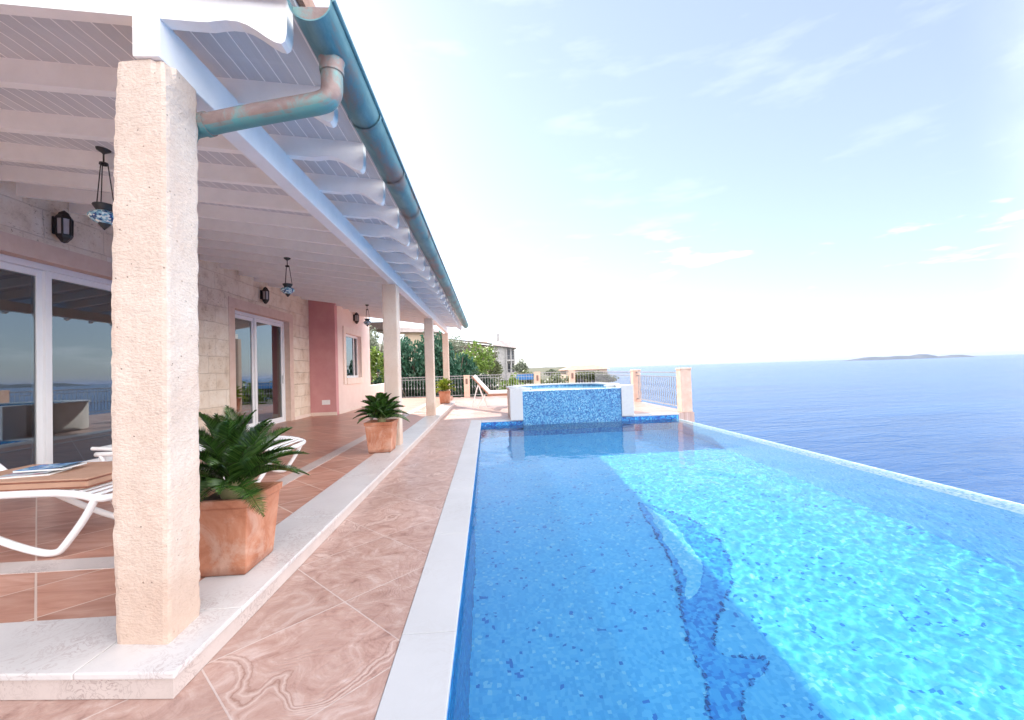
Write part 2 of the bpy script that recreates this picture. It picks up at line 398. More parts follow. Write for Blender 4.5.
M['mosaic_pale'] = mat_mosaic('pale_edge_mosaic', [(0, (.30, .52, .70)), (.3, (.50, .68, .78)), (.6, (.66, .78, .84)), (.85, (.78, .85, .88))], .028)
M['dolphin_body'] = mat_mosaic('slate_blue_mosaic', [(0, (.015, .22, .68)), (.3, (.03, .32, .78)), (.6, (.045, .38, .82)), (.85, (.07, .44, .85))], .026)
M['dolphin_line'] = mat_mosaic('navy_mosaic', [(0, (.01, .08, .28)), (.3, (.015, .13, .42)), (.6, (.025, .20, .56)), (.85, (.04, .30, .68))], .026)
M['dolphin_belly'] = mat_mosaic('pale_blue_mosaic', [(0, (.09, .50, .86)), (.3, (.13, .55, .88)), (.6, (.19, .61, .90)), (.85, (.28, .68, .91))], .026)

def mat_water():
    t = NT('pool_water'); v = t.pos('Object')
    t.t.nodes.remove(t.b)
    g = t.n('ShaderNodeBsdfRefraction'); g.inputs['IOR'].default_value = 1.333; g.inputs['Roughness'].default_value = 0.0
    g.inputs['Color'].default_value = (.90, .985, 1.0, 1)
    gl = t.n('ShaderNodeBsdfGlossy'); gl.inputs['Roughness'].default_value = .02
    fr = t.n('ShaderNodeFresnel'); fr.inputs['IOR'].default_value = 1.333
    ms = t.n('ShaderNodeMixShader'); t.l(t.math('MULTIPLY', fr.outputs[0], .95), ms.inputs[0]); t.l(g.outputs[0], ms.inputs[1]); t.l(gl.outputs[0], ms.inputs[2])
    h = t.math('ADD', t.noise(v, 5.5, 3, .5, .4), t.math('MULTIPLY', t.noise(v, 16, 2, .5), .25))
    nb = t.bump(h, .006, .25)
    for nd in (g, gl, fr): t.l(nb, nd.inputs['Normal'])
    t.l(ms.outputs[0], t.out.inputs[0])
    return t.m
M['water'] = mat_water()

def mat_sea():
    t = NT('open_sea')
    v1 = t.pos('Object', (1, 1, 1), rot=(0, 0, R(-12)))
    mpp = t.n('ShaderNodeMapping'); mpp.inputs['Scale'].default_value = (.05, .16, 1); t.l(v1, mpp.inputs[0])
    a = t.noise(mpp.outputs[0], 1.0, 6, .62, .4)
    mp2 = t.n('ShaderNodeMapping'); mp2.inputs['Scale'].default_value = (.004, .018, 1); t.l(v1, mp2.inputs[0])
    b = t.noise(mp2.outputs[0], 1.0, 4, .6, .6)
    h = t.math('ADD', a, t.math('MULTIPLY', b, 2.0))
    mp3 = t.n('ShaderNodeMapping'); mp3.inputs['Scale'].default_value = (.22, .6, 1); t.l(v1, mp3.inputs[0])
    h = t.math('ADD', h, t.math('MULTIPLY', t.noise(mp3.outputs[0], 1.0, 3, .6), .22))
    col = t.ramp(b, [(.3, (.012, .062, .19)), (.7, (.022, .095, .26))])
    return t.done(col, .2, t.bump(h, 2.2, .5), spec=.16)
M['sea'] = mat_sea()

def mat_copper():
    t = NT('weathered_copper'); v = t.pos('Object', (1, .35, 1))
    f = t.noise(v, 4.5, 6, .65, .4)
    col = t.ramp(f, [(.30, (.24, .14, .12)), (.42, (.20, .20, .20)), (.50, (.10, .24, .27)), (.75, (.24, .40, .41))])
    return t.done(col, .5, t.bump(t.noise(t.pos('Object'), 45, 3), .001), .35)
M['copper'] = mat_copper()
def mat_copper2():
    t = NT('browned_copper'); v = t.pos('Object')
    f = t.noise(v, 7, 6, .65, .3)
    col = t.ramp(f, [(.30, (.22, .15, .14)), (.50, (.29, .21, .195)), (.60, (.20, .31, .30)), (.8, (.18, .40, .39))])
    gn = t.n('ShaderNodeNewGeometry'); sz = t.n('ShaderNodeSeparateXYZ'); t.l(gn.outputs['True Normal'], sz.inputs[0])
    run = t.ramp(t.math('ADD', t.math('MULTIPLY', sz.outputs[2], -1), t.math('MULTIPLY', t.math('SUBTRACT', f, .5), 1.2)), [(.5, 0), (.8, 1)])
    col = t.mix(t.math('MULTIPLY', run, .85), col, (.10, .33, .34))   # verdigris where the rain drips off
    return t.done(col, .5, t.bump(t.noise(v, 60, 3), .0015), .3)
M['copper_brown'] = mat_copper2()
M['iron'] = mottled('black_iron', (.012, .011, .013), (.03, .026, .028), 20, .45, .0006, 120)
M['handle'] = mottled('grey_metal', (.5, .5, .52), (.6, .6, .62), 10, .35, 0, metal=.6)

def mat_pane():
    t = NT('window_glass'); t.t.nodes.remove(t.b)
    fr = t.n('ShaderNodeFresnel'); fr.inputs['IOR'].default_value = 2.7
    tr = t.n('ShaderNodeBsdfTransparent'); tr.inputs[0].default_value = (.62, .66, .66, 1)
    gl = t.n('ShaderNodeBsdfGlossy'); gl.inputs['Roughness'].default_value = .01; gl.inputs['Color'].default_value = (.84, .93, 1, 1)
    mxs = t.n('ShaderNodeMixShader'); t.l(fr.outputs[0], mxs.inputs[0]); t.l(tr.outputs[0], mxs.inputs[1]); t.l(gl.outputs[0], mxs.inputs[2])
    t.l(mxs.outputs[0], t.out.inputs[0]); return t.m
M['pane'] = mat_pane()
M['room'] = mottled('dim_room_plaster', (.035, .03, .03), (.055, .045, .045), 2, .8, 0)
def mat_terracotta():
    t = NT('terracotta'); v = t.pos('Object'); oi = t.n('ShaderNodeObjectInfo')
    sz = t.n('ShaderNodeSeparateXYZ'); t.l(v, sz.inputs[0])
    off = t.n('ShaderNodeVectorMath', operation='ADD'); t.l(v, off.inputs[0]); t.l(oi.outputs['Location'], off.inputs[1])
    f = t.noise(off.outputs[0], 5, 6, .62, .8)
    col = t.ramp(f, [(.28, (.33, .105, .05)), (.5, (.46, .185, .105)), (.72, (.56, .285, .19))])
    lime = t.noise(off.outputs[0], 3.2, 8, .72, 1.2)
    low = t.ramp(t.math('SUBTRACT', t.math('ADD', lime, .12), t.math('MULTIPLY', sz.outputs[2], .30)), [(.54, 0), (.68, 1)])
    col = t.mix(t.math('MULTIPLY', low, .38), col, (.62, .47, .39))
    dark_foot = t.ramp(t.math('ADD', sz.outputs[2], t.math('MULTIPLY', f, .06)), [(.05, 1), (.085, 0)])  # darker band along the bottom of the pot
    col = t.mix(t.math('MULTIPLY', dark_foot, .55), col, (.20, .075, .045))
    return t.done(col, .8, t.bump(t.noise(off.outputs[0], 34, 4), .0022))
M['terracotta'] = mat_terracotta()
M['soil'] = mottled('potting_soil', (.04, .025, .018), (.09, .06, .04), 30, .95, .01, 60)
M['brown_cushion'] = mottled('brown_canvas', (.44, .25, .17), (.50, .30, .21), 5, .9, .001, 300)
M['piping'] = mottled('dark_piping', (.20, .07, .045), (.26, .10, .06), 20, .8, 0)
def mat_mag(name, cols, sc):
    t = NT(name); v = t.pos('Object'); f = t.noise(v, sc, 5, .6, 1.2)
    return t.done(t.ramp(f, cols), .25)
M['mag_blue'] = mat_mag('blue_printed_cover', [(.32, (.75, .82, .86)), (.43, (.25, .55, .78)), (.52, (.02, .10, .42)), (.62, (.04, .35, .70)), (.74, (.80, .86, .90))], 9)
M['mag_pale'] = mat_mag('pale_printed_cover', [(.35, (.78, .76, .74)), (.5, (.55, .66, .74)), (.6, (.70, .30, .36)), (.7, (.74, .72, .74))], 8)
M['paper'] = mottled('paper_edges', (.68, .67, .66), (.78, .77, .75), 60, .8, 0)

def mat_leaf(name, a, b, c, rough=.45, trans=.15):
    t = NT(name)
    gi = t.n('ShaderNodeNewGeometry')
    oi = t.n('ShaderNodeObjectInfo')
    col = t.ramp(gi.outputs['Random Per Island'], [(0, a), (.5, b), (1, c)])
    v = t.pos('Object'); col = t.mix(.35, col, t.ramp(t.noise(v, 1.3, 3), [(.35, a), (.65, c)]))
    t.done(col, rough)
    if trans:
        tl = t.n('ShaderNodeBsdfTranslucent'); t.l(col, tl.inputs[0])
        mxs = t.n('ShaderNodeMixShader'); mxs.inputs[0].default_value = trans
        t.l(t.b.outputs[0], mxs.inputs[1]); t.l(tl.outputs[0], mxs.inputs[2]); t.l(mxs.outputs[0], t.out.inputs[0])
    return t.m
M['cycad'] = mat_leaf('cycad_leaf', (.012, .038, .006), (.028, .080, .012), (.085, .165, .03), .26, .08)
M['cycad_light'] = mat_leaf('yellow_green_leaf', (.14, .22, .02), (.25, .34, .03), (.40, .44, .06), .4, .25)
M['stem'] = mottled('pale_stem', (.20, .17, .08), (.30, .26, .12), 20, .7, 0)
M['bark'] = mottled('bark', (.10, .075, .055), (.17, .13, .10), 12, .9, .01, 30)
M['leaf_dark'] = mat_leaf('dark_evergreen_leaf', (.012, .035, .018), (.022, .06, .03), (.04, .09, .035), .5, .15)
M['leaf_teal'] = mat_leaf('blue_green_leaf', (.02, .08, .05), (.035, .12, .07), (.06, .16, .09), .5, .2)
M['leaf_bright'] = mat_leaf('bright_green_leaf', (.10, .18, .03), (.17, .28, .045), (.27, .36, .08), .5, .3)
M['leaf_olive'] = mat_leaf('olive_leaf', (.09, .12, .05), (.15, .18, .07), (.24, .25, .12), .5, .25)
M['leaf_purple'] = mat_leaf('dusky_leaf', (.06, .05, .07), (.10, .09, .11), (.15, .14, .15), .6, .1)
M['leaf_grey'] = mat_leaf('grey_green_leaf', (.16, .19, .13), (.22, .25, .18), (.30, .32, .24), .6, .2)
M['post'] = mottled('peach_post_stone', (.62, .40, .31), (.72, .52, .42), 6, .8, .003, 60)
M['rail'] = mottled('pale_painted_rail', (.26, .26, .28), (.34, .34, .36), 10, .4, 0)
M['lamp_plate'] = mottled('brown_lamp_plate', (.16, .10, .08), (.22, .14, .11), 10, .5, 0)
M['teak'] = mottled('reddish_teak', (.26, .11, .07), (.38, .18, .11), 9, .55, .001, 50, dist=1)
M['canvas'] = mottled('white_canvas', (.74, .70, .68), (.80, .77, .75), 4, .9, .001, 200)
M['peach_wall'] = mottled('peach_render', (.66, .50, .38), (.72, .56, .44), 2, .85, .003, 40)
M['grey_stone'] = mottled('grey_house_stone', (.40, .38, .38), (.52, .50, .49), 3, .9, .01, 5)
M['dark_wood'] = mottled('dark_timber', (.05, .03, .026), (.09, .055, .045), 8, .7, 0)
M['roof_tile'] = mottled('weathered_roof_tile', (.42, .25, .19), (.55, .36, .28), 3, .85, .03, 6)
M['roof_grey'] = mottled('faded_roof_tile', (.44, .36, .34), (.54, .46, .43), 3, .85, .03, 6)
M['dark_glass'] = mottled('dark_window', (.02, .022, .03), (.04, .045, .06), 3, .15, 0)
M['blue_cloth'] = mottled('blue_canvas', (.03, .16, .42), (.05, .22, .52), 3, .7, 0)
M['earth'] = mottled('dry_hillside', (.05, .06, .03), (.12, .11, .06), .4, .95, .05, 2)
M['isle'] = mottled('island_scrub', (.05, .065, .07), (.09, .10, .10), .004, .95, 0)
M['concrete'] = mottled('pale_concrete', (.50, .47, .44), (.58, .55, .52), 2, .85, .003, 20)

def mat_lantern_glass():
    t = NT('mosaic_lantern_glass'); v = t.pos('Object')
    vo = t.n('ShaderNodeTexVoronoi'); vo.inputs['Scale'].default_value = 55; t.l(v, vo.inputs['Vector'])
    sx = t.n('ShaderNodeSeparateColor'); t.l(vo.outputs['Color'], sx.inputs[0])
    col = t.ramp(sx.outputs[0], [(0, (.02, .07, .20)), (.25, (.25, .45, .55)), (.5, (.62, .74, .74)), (.7, (.12, .30, .42)), (.88, (.70, .74, .70))], 'CONSTANT')
    return t.done(col, .15)
M['lantern_glass'] = mat_lantern_glass()
M['lamp_glass'] = mottled('frosted_lamp_glass', (.46, .43, .44), (.56, .53, .53), 8, .2, 0)

# ================================================================== the setting
# sea
b = MB(); n = 96
c0 = b.bm.verts.new((0, 0, 0)); ring = [b.bm.verts.new((45000*math.cos(2*math.pi*k/n), 45000*math.sin(2*math.pi*k/n), 0)) for k in range(n)]
for k in range(n): b.bm.faces.new((c0, ring[k], ring[(k+1) % n]))
sea = struct(b.build('sea', M['sea'])); sea.location = (0, 0, -30)

# hillside: one sheet with a cliff to the sea on the right
def hill(x, y):
    shore = 6.0 + max(0, y-20)*.24 + 3*noise.noise(Vector((y*.05, 3, 0)))*min(1, max(0, (y-22)/20))
    z = -2.6
    if y > 20.4:
        z = -2.6 + min(1, (y-20.4)/4)*1.3
        z += max(0, (-x - 1))*.10 + max(0, y-26)*.012
        z += .5*noise.noise(Vector((x*.12, y*.12, 1.7)))
    if x < -10.5: z = max(z, -2.6 + (-x-10.5)*.4)
    z = min(z, 26)
    d = x-shore
    if d > 0: z = z - d*1.9 - 2*abs(noise.noise(Vector((x*.2, y*.2, 0))))*min(1, d)
    return max(z, -36)
b = MB()
xs = [-140, -110, -85, -65, -50, -40, -32, -26, -21, -17, -14, -12, -11, -10.4, -9, -7.5, -6, -4.5, -3, -1.5, 0, 1.5, 3, 4.5, 6, 7, 8, 9, 10.5, 12, 14, 16, 18, 20, 23, 26, 30, 35, 40, 47, 55, 65, 80, 100, 130]
ys = [-60, -40, -25, -12, -6, 0, 8, 14, 18, 20, 20.5, 21.5, 23, 24.5, 26, 28, 30, 33, 36, 40, 44, 48, 53, 58, 64, 72, 80, 90, 100, 115, 135, 160, 200, 260, 340]
g = [[b.bm.verts.new((x, y, hill(x, y))) for x in xs] for y in ys]
for j in range(len(ys)-1):
    for i in range(len(xs)-1): b.bm.faces.new((g[j][i], g[j][i+1], g[j+1][i+1], g[j+1][i]))
struct(b.build('hillside', M['earth'], smooth=True))

# pool
WZ = -.12; FLOOR = -1.72
PX0, PX1, PY0, PY1 = -.19, 4.48, -4.0, 10.15
b = MB()
b.box(PX0-.30, PX1+.25, PY0-.25, PY1+.25, FLOOR-.2, FLOOR)
struct(b.build('pool_floor', M['mosaic']))
b = MB()
b.box(PX0-.24, PX0, PY0, PY1, FLOOR+.001, -.032)
b.box(PX0-.24, PX1+.18, PY1, PY1+.2, FLOOR+.001, -.032)
b.box(PX0-.24, PX1+.18, PY0-.2, PY0, FLOOR+.001, -.032)
struct(b.build('pool_wall', M['mosaic_wall']))
b = MB()
b.box(PX1, PX1+.17, PY0, PY1, FLOOR+.001, WZ-.150)
struct(b.build('infinity_wall', M['mosaic_lip']))
b = MB()
b.prism([(PX1, PY0, WZ-.149), (PX1+.19, PY0, WZ-.149), (PX1+.19, PY1, WZ-.149), (PX1, PY1, WZ-.149)],
        [(PX1+.10, PY0, WZ-.004), (PX1+.19, PY0, WZ-.006), (PX1+.19, PY1, WZ-.006), (PX1+.10, PY1, WZ-.004)])
struct(b.build('infinity_edge', M['mosaic_pale'], bevel=.003))
# ripples on the water
nx, ny = 300, 880
def rip(x, y):
    p = Vector((x, y, 0)); q = Vector((x*1.2+y*.35, y-.3*x, 0))
    return .0040*noise.noise(p*1.6) + .0013*noise.noise(q*4.1+Vector((7, 3, 1))) + .00062*noise.noise(q*8.7+Vector((1, 9, 4))) + .00026*noise.noise(q*15.5+Vector((4, 2, 8)))
WW, WL = PX1+.15-PX0-.001, PY1-PY0-.002
vs_ = [(PX0+.001+WW*i/nx, PY0+.001+WL*j/ny, WZ + rip(WW*i/nx, WL*j/ny)*min(1, (nx-i)/12)) for j in range(ny+1) for i in range(nx+1)]
fs_ = [(j*(nx+1)+i, j*(nx+1)+i+1, (j+1)*(nx+1)+i+1, (j+1)*(nx+1)+i) for j in range(ny) for i in range(nx)]
me = bpy.data.meshes.new('pool_water'); me.from_pydata(vs_, [], fs_); me.polygons.foreach_set('use_smooth', [True]*len(fs_)); me.materials.append(M['water'])
water = bpy.data.objects.new('pool_water', me); C.objects.link(water); struct(water)
water.cycles.is_caustics_caster = True
for o in bpy.data.objects:
    if o.name in ('pool_floor', 'pool_wall', 'infinity_wall', 'infinity_edge'): o.cycles.is_caustics_receiver = True

# the dolphin inlaid in the pool floor
outline_l = [(1.98, 5.62), (1.90, 5.30), (1.88, 4.93), (1.80, 4.35), (1.71, 3.80), (1.52, 3.40), (1.45, 3.13), (1.46, 2.90), (1.31, 2.62), (1.22, 2.30)]
outline_r = [(2.03, 5.60), (2.22, 5.28), (2.42, 4.92), (2.47, 4.53), (2.33, 4.04), (2.08, 3.67), (1.80, 3.38), (1.65, 3.17), (1.66, 3.03), (1.78, 3.02), (1.93, 2.99), (1.90, 2.88), (1.66, 2.80), (1.50, 2.59), (1.40, 2.28)]
def smooth2(p, k=2):
    for _ in range(k):
        q = [p[0]]
        for a, c in zip(p, p[1:]): q += [(a[0]*.75+c[0]*.25, a[1]*.75+c[1]*.25), (a[0]*.25+c[0]*.75, a[1]*.25+c[1]*.75)]
        p = q+[p[-1]]
    return p
ol, orr = smooth2(outline_l), smooth2(outline_r)
def flat(poly, z0, z1, name, mat):
    bb = MB(); bb.prism([(x, y, z0) for x, y in poly], [(x, y, z1) for x, y in poly])
    o = struct(bb.build(name, mat)); o.cycles.is_caustics_receiver = True; return o
flat(orr + ol[::-1], FLOOR+.001, FLOOR+.004, 'dolphin_mosaic', M['dolphin_body'])
flat(smooth2([(2.0, 5.52), (2.11, 5.15), (2.14, 4.79), (2.11, 4.37), (2.06, 4.10), (1.87, 3.78), (1.68, 3.6), (1.70, 3.74), (1.82, 3.98), (1.85, 4.30), (1.89, 4.60), (1.97, 5.1), (1.98, 5.4)], 1), FLOOR+.0045, FLOOR+.008, 'dolphin_mosaic', M['dolphin_belly'])
random.seed(5)
bb = MB()
for ln_ in (ol, orr):
    for (ax, ay), (cx, cy_) in zip(ln_, ln_[1:]):
        d = math.hypot(cx-ax, cy_-ay); k = max(1, int(d/.026))
        for q in range(k):
            if random.random() < .30: continue
            f = (q+.5)/k; x = ax+(cx-ax)*f+random.uniform(-.014, .014); y = ay+(cy_-ay)*f+random.uniform(-.01, .01); h = random.uniform(.007, .015)
            bb.box(x-h, x+h, y-h, y+h, FLOOR+.0085, FLOOR+.0115+random.uniform(0, .001))
o = struct(bb.build('dolphin_outline', M['dolphin_line'])); o.cycles.is_caustics_receiver = True

# deck slabs and coping
b = MB()
b.box(-14, -.432, -8, 20.2, -.25, -.004)
b.box(-.432, PX1+.22, PY1+.30, 20.2, -.25, -.0042)
b.box(PX1+.22, 5.16, 10.36, 20.2, -.25, -.004)
b.box(-.432, PX1+.2, -8, PY0-.25, -.25, -.004)
struct(b.build('pool_deck', M['deck']))
b = MB()
y = PY0
while y < PY1+.29:
    y1 = min(y+1.2, PY1+.30); b.box(-.43, PX0+.008, y+.0015, y1-.0015, -.03, .0); y = y1
x = PX0+.011
while x < PX1+.2:
    x1 = min(x+1.1, PX1+.20); b.box(x, x1-.003, PY1-.008, PY1+.298, -.03, .0); x = x1
struct(b.build('pool_coping', M['coping'], bevel=.004))
# outer retaining structure below the deck and pool (seen only from other viewpoints)
b = MB()
b.box(PX1+.02, PX1+.168, PY0-.2, PY1, -6, FLOOR-.21); b.box(PX1+.20, 5.12, PY1+.2, 20.2, -6, -.26); b.box(-14, PX1+.2, 20.2, 20.4, -4, -.02)
b.box(PX1+.19, PX1+.75, PY0, PY1-.05, -1.25, -1.1); b.box(PX1+.75, PX1+.87, PY0, PY1-.05, -6, -.9)
tag(b.build('retaining_wall', M['concrete']), 'pale concrete retaining wall carrying the pool and terrace above the sea', 'wall')

# veranda floor: tiles with a flush marble band, marble step round the edge
VX, FZ = -1.212, .10
b = MB(); b.box(-10.4, -1.60, 2.11, 15.6, -.002, FZ); b.box(-10.4, -1.60, 15.6, 19.3, -.002, FZ-.004)
struct(b.build('veranda_floor', M['tile']))
b = MB(); b.box(-4.9, -2.10, 2.67, 2.84, FZ-.02, FZ+.004); b.box(-2.27, -2.10, 2.842, 15.5, FZ-.02, FZ+.004)
struct(b.build('marble_band', M['marble_grey']))
b = MB()
def tread(y0, y1):
    b.prism([(-1.605, y0, FZ-.024), (VX, y0, FZ-.024), (VX, y1, FZ-.024), (-1.605, y1, FZ-.024)], [(-1.605, y0, FZ+.003), (VX, y0, FZ+.003), (VX, y1, FZ+.003), (-1.605, y1, FZ+.003)])
y = 2.13
while y < 15.55:
    tread(y, min(y+1.3, 15.6)-.0025); y += 1.3
# front tread, set slightly out of square
def fy(x): return 1.690 + (VX-x)*.090
x = VX
while x > -8:
    x1 = x-1.3 if x < VX-.1 else -1.606
    b.prism([(x1+.002, fy(x1), FZ-.024), (x, fy(x), FZ-.024), (x, 2.128, FZ-.024), (x1+.002, 2.128, FZ-.024)], [(x1+.002, fy(x1), FZ+.003), (x, fy(x), FZ+.003), (x, 2.128, FZ+.003), (x1+.002, 2.128, FZ+.003)])
    x = x1
struct(b.build('step_tread', M['marble'], bevel=.006))
b = MB()
ins = .012
b.prism([(-8, fy(-8)+ins, -.002), (VX-ins, fy(VX)+ins, -.002), (VX-ins, 15.58, -.002), (-1.3, 15.58, -.002), (-1.3, 2.0, -.002), (-8, 2.0+.6, -.002)],
        [(-8, fy(-8)+ins, FZ-.025), (VX-ins, fy(VX)+ins, FZ-.025), (VX-ins, 15.58, FZ-.025), (-1.3, 15.58, FZ-.025), (-1.3, 2.0, FZ-.025), (-8, 2.0+.6, FZ-.025)])
struct(b.build('step_riser', M['marble_grey']))

# ================================================================== the villa
villa = thing('villa', 'stone and pink villa with white raftered veranda roof and copper gutter', 'house', (-4.9, 8.0, FZ))
def part(mb, name, mat, parent=villa, **k): return mb.build(name, mat, parent, world=True, **k)
WX = -4.95                       # wall face
def zb(x, y=7.0): return 2.777 + (.08 + .07*max(0, min(1, (y-1.87)/4)))*(-1.468-x)      # underside of the rafters
def zt(x, y=7.0): return zb(x, y) + .14                # underside of the boards
DO1 = (3.95, 6.60, FZ, 2.60); DO2 = (8.62, 10.92, FZ, 2.60)
b = MB()
def wallx(y0, y1, z0, z1): b.box(WX-.25, WX, y0, y1, z0, z1)
S = .20
wallx(2.2, DO1[0]-S, FZ, 3.7); wallx(DO1[0]-S, DO1[1]+S, DO1[3]+S, 3.7); wallx(DO1[1]+S, DO2[0]-S, FZ, 3.7)
wallx(DO2[0]-S, DO2[1]+S, DO2[3]+S, 3.7); wallx(DO2[1]+S, 12.1, FZ, 3.7)
part(b, 'stone_wall', M['stonewall'])
for D in (DO1, DO2):
    y0, y1, z0, z1 = D
    b = MB()
    b.box(WX-.252, WX+.008, y0-S+.001, y0, z0, z1); b.box(WX-.252, WX+.008, y1, y1+S-.001, z0, z1); b.box(WX-.252, WX+.008, y0-S+.001, y1+S-.001, z1+.001, z1+S-.001)
    part(b, 'door_surround', M['surround'], bevel=.004)
def sliding_door(D, stile, narrow):
    y0, y1, z0, z1 = D; X0, X1 = -5.17, -5.07
    b = MB()
    b.box(X0, X1, y0+.001, y0+.07, z0, z1-.001); b.box(X0, X1, y1-.07, y1-.001, z0, z1-.001)
    b.box(X0, X1, y0+.07, y1-.07, z1-.07, z1-.001); b.box(X0, X1, y0+.07, y1-.07, z0+.001, z0+.05)
    fr = part(b, 'sliding_door', M['pvc'], bevel=.006)
    for (a, c, xo) in ((y0+.072, stile+.006, -.035), (stile-.006, y1-.072, .0)):
        xa, xb = X0+.045+xo, X0+.085+xo
        b = MB(); w = .075
        b.box(xa, xb, a, a+w, z0+.052, z1-.072); b.box(xa, xb, c-w, c, z0+.052, z1-.072)
        b.box(xa, xb, a+w, c-w, z1-.072-w, z1-.072); b.box(xa, xb, a+w, c-w, z0+.052, z0+.052+w)
        part(b, 'sash', M['pvc'], fr, bevel=.005)
        b = MB(); b.box((xa+xb)/2-.004, (xa+xb)/2+.004, a+w-.006, c-w+.006, z0+.046+w, z1-.066-w)
        part(b, 'pane', M['pane'], fr)
    b = MB(); b.box(X0+.086, X0+.105, y1-.125, y1-.10, 1.05, 1.25); part(b, 'handle', M['handle'], fr, bevel=.004)
    return fr
sliding_door(DO1, 5.185, 0); sliding_door(DO2, 9.60, 0)
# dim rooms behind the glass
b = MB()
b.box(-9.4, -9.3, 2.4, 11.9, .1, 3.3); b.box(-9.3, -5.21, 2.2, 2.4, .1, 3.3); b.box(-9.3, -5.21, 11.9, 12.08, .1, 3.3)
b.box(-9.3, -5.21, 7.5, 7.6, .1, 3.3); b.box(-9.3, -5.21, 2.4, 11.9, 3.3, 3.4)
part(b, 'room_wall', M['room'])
# pink block
b = MB()
PB = -4.24
b.box(-9.5, PB, 12.1, 12.3, FZ, 3.7)
part(b, 'pink_wall_shaded', M['pink'])
b = MB()
wy0, wy1, wz0, wz1 = 12.92, 14.47, 1.12, 2.48
for (y0, y1, z0, z1) in ((12.302, wy0, FZ, 3.7), (wy1, 15.60, FZ, 3.7), (wy0, wy1, FZ, wz0), (wy0, wy1, wz1, 3.7)): b.box(PB-.25, PB+.001, y0, y1, z0, z1)
b.box(-9.5, PB-.25, 15.4, 15.6, FZ, 3.7)
part(b, 'pink_wall', M['pink_lit'])
for q in ((PB-.02, PB+.012, 12.302, 15.6, FZ, FZ+.09), (WX+.016, PB+.012, 12.08, 12.099, FZ, FZ+.09), (WX, WX+.014, 11.13, 12.098, FZ, FZ+.085), (WX, WX+.014, 6.81, 8.41, FZ, FZ+.085)):
    b = MB(); b.box(*q); part(b, 'skirting', M['window_trim'])
b = MB(); w = .19
b.box(PB+.002, PB+.035, wy0-w, wy0, wz0-w, wz1+w); b.box(PB+.002, PB+.035, wy1, wy1+w, wz0-w, wz1+w)
b.box(PB+.002, PB+.035, wy0, wy1, wz1, wz1+w); b.box(PB+.002, PB+.06, wy0, wy1, wz0-w, wz0)
wf = part(b, 'window', M['window_trim'], bevel=.004)
b = MB(); w = .07
b.box(PB-.16, PB-.09, wy0, wy0+w, wz0, wz1); b.box(PB-.16, PB-.09, wy1-w, wy1, wz0, wz1); b.box(PB-.16, PB-.09, wy0+w, wy1-w, wz1-w, wz1); b.box(PB-.16, PB-.09, wy0+w, wy1-w, wz0, wz0+w); b.box(PB-.15, PB-.10, 14.05, 14.11, wz0+w, wz1-w)
part(b, 'window_frame', M['pvc'], wf)
b = MB(); b.box(PB-.128, PB-.120, wy0+w, wy1-w, wz0+w, wz1-w); part(b, 'pane', M['pane'], wf)
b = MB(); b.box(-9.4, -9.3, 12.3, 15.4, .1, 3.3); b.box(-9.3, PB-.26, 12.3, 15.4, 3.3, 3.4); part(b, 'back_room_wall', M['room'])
# outer shell of the house towards the hill
b = MB(); b.box(-10.4, -10.2, 2.2, 15.6, -.2, 3.9); b.box(-10.2, WX-.25, 2.2, 2.4, 3.4, 3.9); b.box(-10.2, -9.41, 2.2, 2.4, -.2, 3.4)
part(b, 'rear_wall', M['pink_lit'])

# columns
def column(cx0, cy0, cx1, cy1, top, seed, rough=1.0, skew=0):
    random.seed(seed)
    bb = MB()
    n = 120 if seed == 1 else 50; per = 10
    rings = []
    cs = [(cx0, cy0+skew*.11), (cx1, cy0), (cx1-skew*.065, cy1), (cx0-skew*.05, cy1+skew*.11)]
    for k in range(n+1):
        z = FZ+.003 + (top-FZ-.003)*k/n; rg = []
        for i in range(4):
            a, c = cs[i], cs[(i+1) % 4]
            for q in range(per):
                f = q/per; x = a[0]+(c[0]-a[0])*f; y = a[1]+(c[1]-a[1])*f
                mx_, my_ = (cx0+cx1)/2, (cy0+cy1)/2
                s = 1.0
                if q == 0: s = 1-.03-.032*max(0, noise.noise(Vector((x*9+seed, y*9, z*55))))-.012*max(0, noise.noise(Vector((x*9+seed, y*9, z*14))))
                amp = .0035*rough if q else .006*rough
                dv = noise.noise(Vector((x*25, y*25+seed, z*26)))*amp
                tp = max(0, (z-(top-.12))/.12)
                s -= .02*tp**2
                if i == 1 and q <= 2 or i == 0 and q >= per-2: s -= .16*max(0, (z-(top-.10+.03*noise.noise(Vector((x*20, y*20, 1)))))/.10)**1.3 if seed == 1 else .03*tp
                l = math.hypot(x-mx_, y-my_)
                rg.append(bb.bm.verts.new((mx_+(x-mx_)*(s+dv/l)+(.022*(z-FZ)/2.5 - (.022*(1-((z-1.3)/1.25)**2) if x < mx_-.06 else 0) if seed == 1 else 0), my_+(y-my_)*(s+dv/l), z)))
        rings.append(rg)
    N = 4*per
    for A, B in zip(rings, rings[1:]):
        for k in range(N): bb.bm.faces.new((A[k], A[(k+1) % N], B[(k+1) % N], B[k]))
    bb.bm.faces.new(rings[-1]); bb.bm.faces.new(rings[0][::-1])
    return part(bb, 'column', M['column'])
column(-1.592, 1.868, -1.362, 2.098, 2.594, 1, .75, .25)
column(-1.592, 6.60, -1.368, 6.83, 2.588, 2, .5)
column(-1.592, 10.92, -1.368, 11.15, 2.60, 3, .5)
column(-1.585, 15.28, -1.375, 15.50, 2.60, 4, .5)

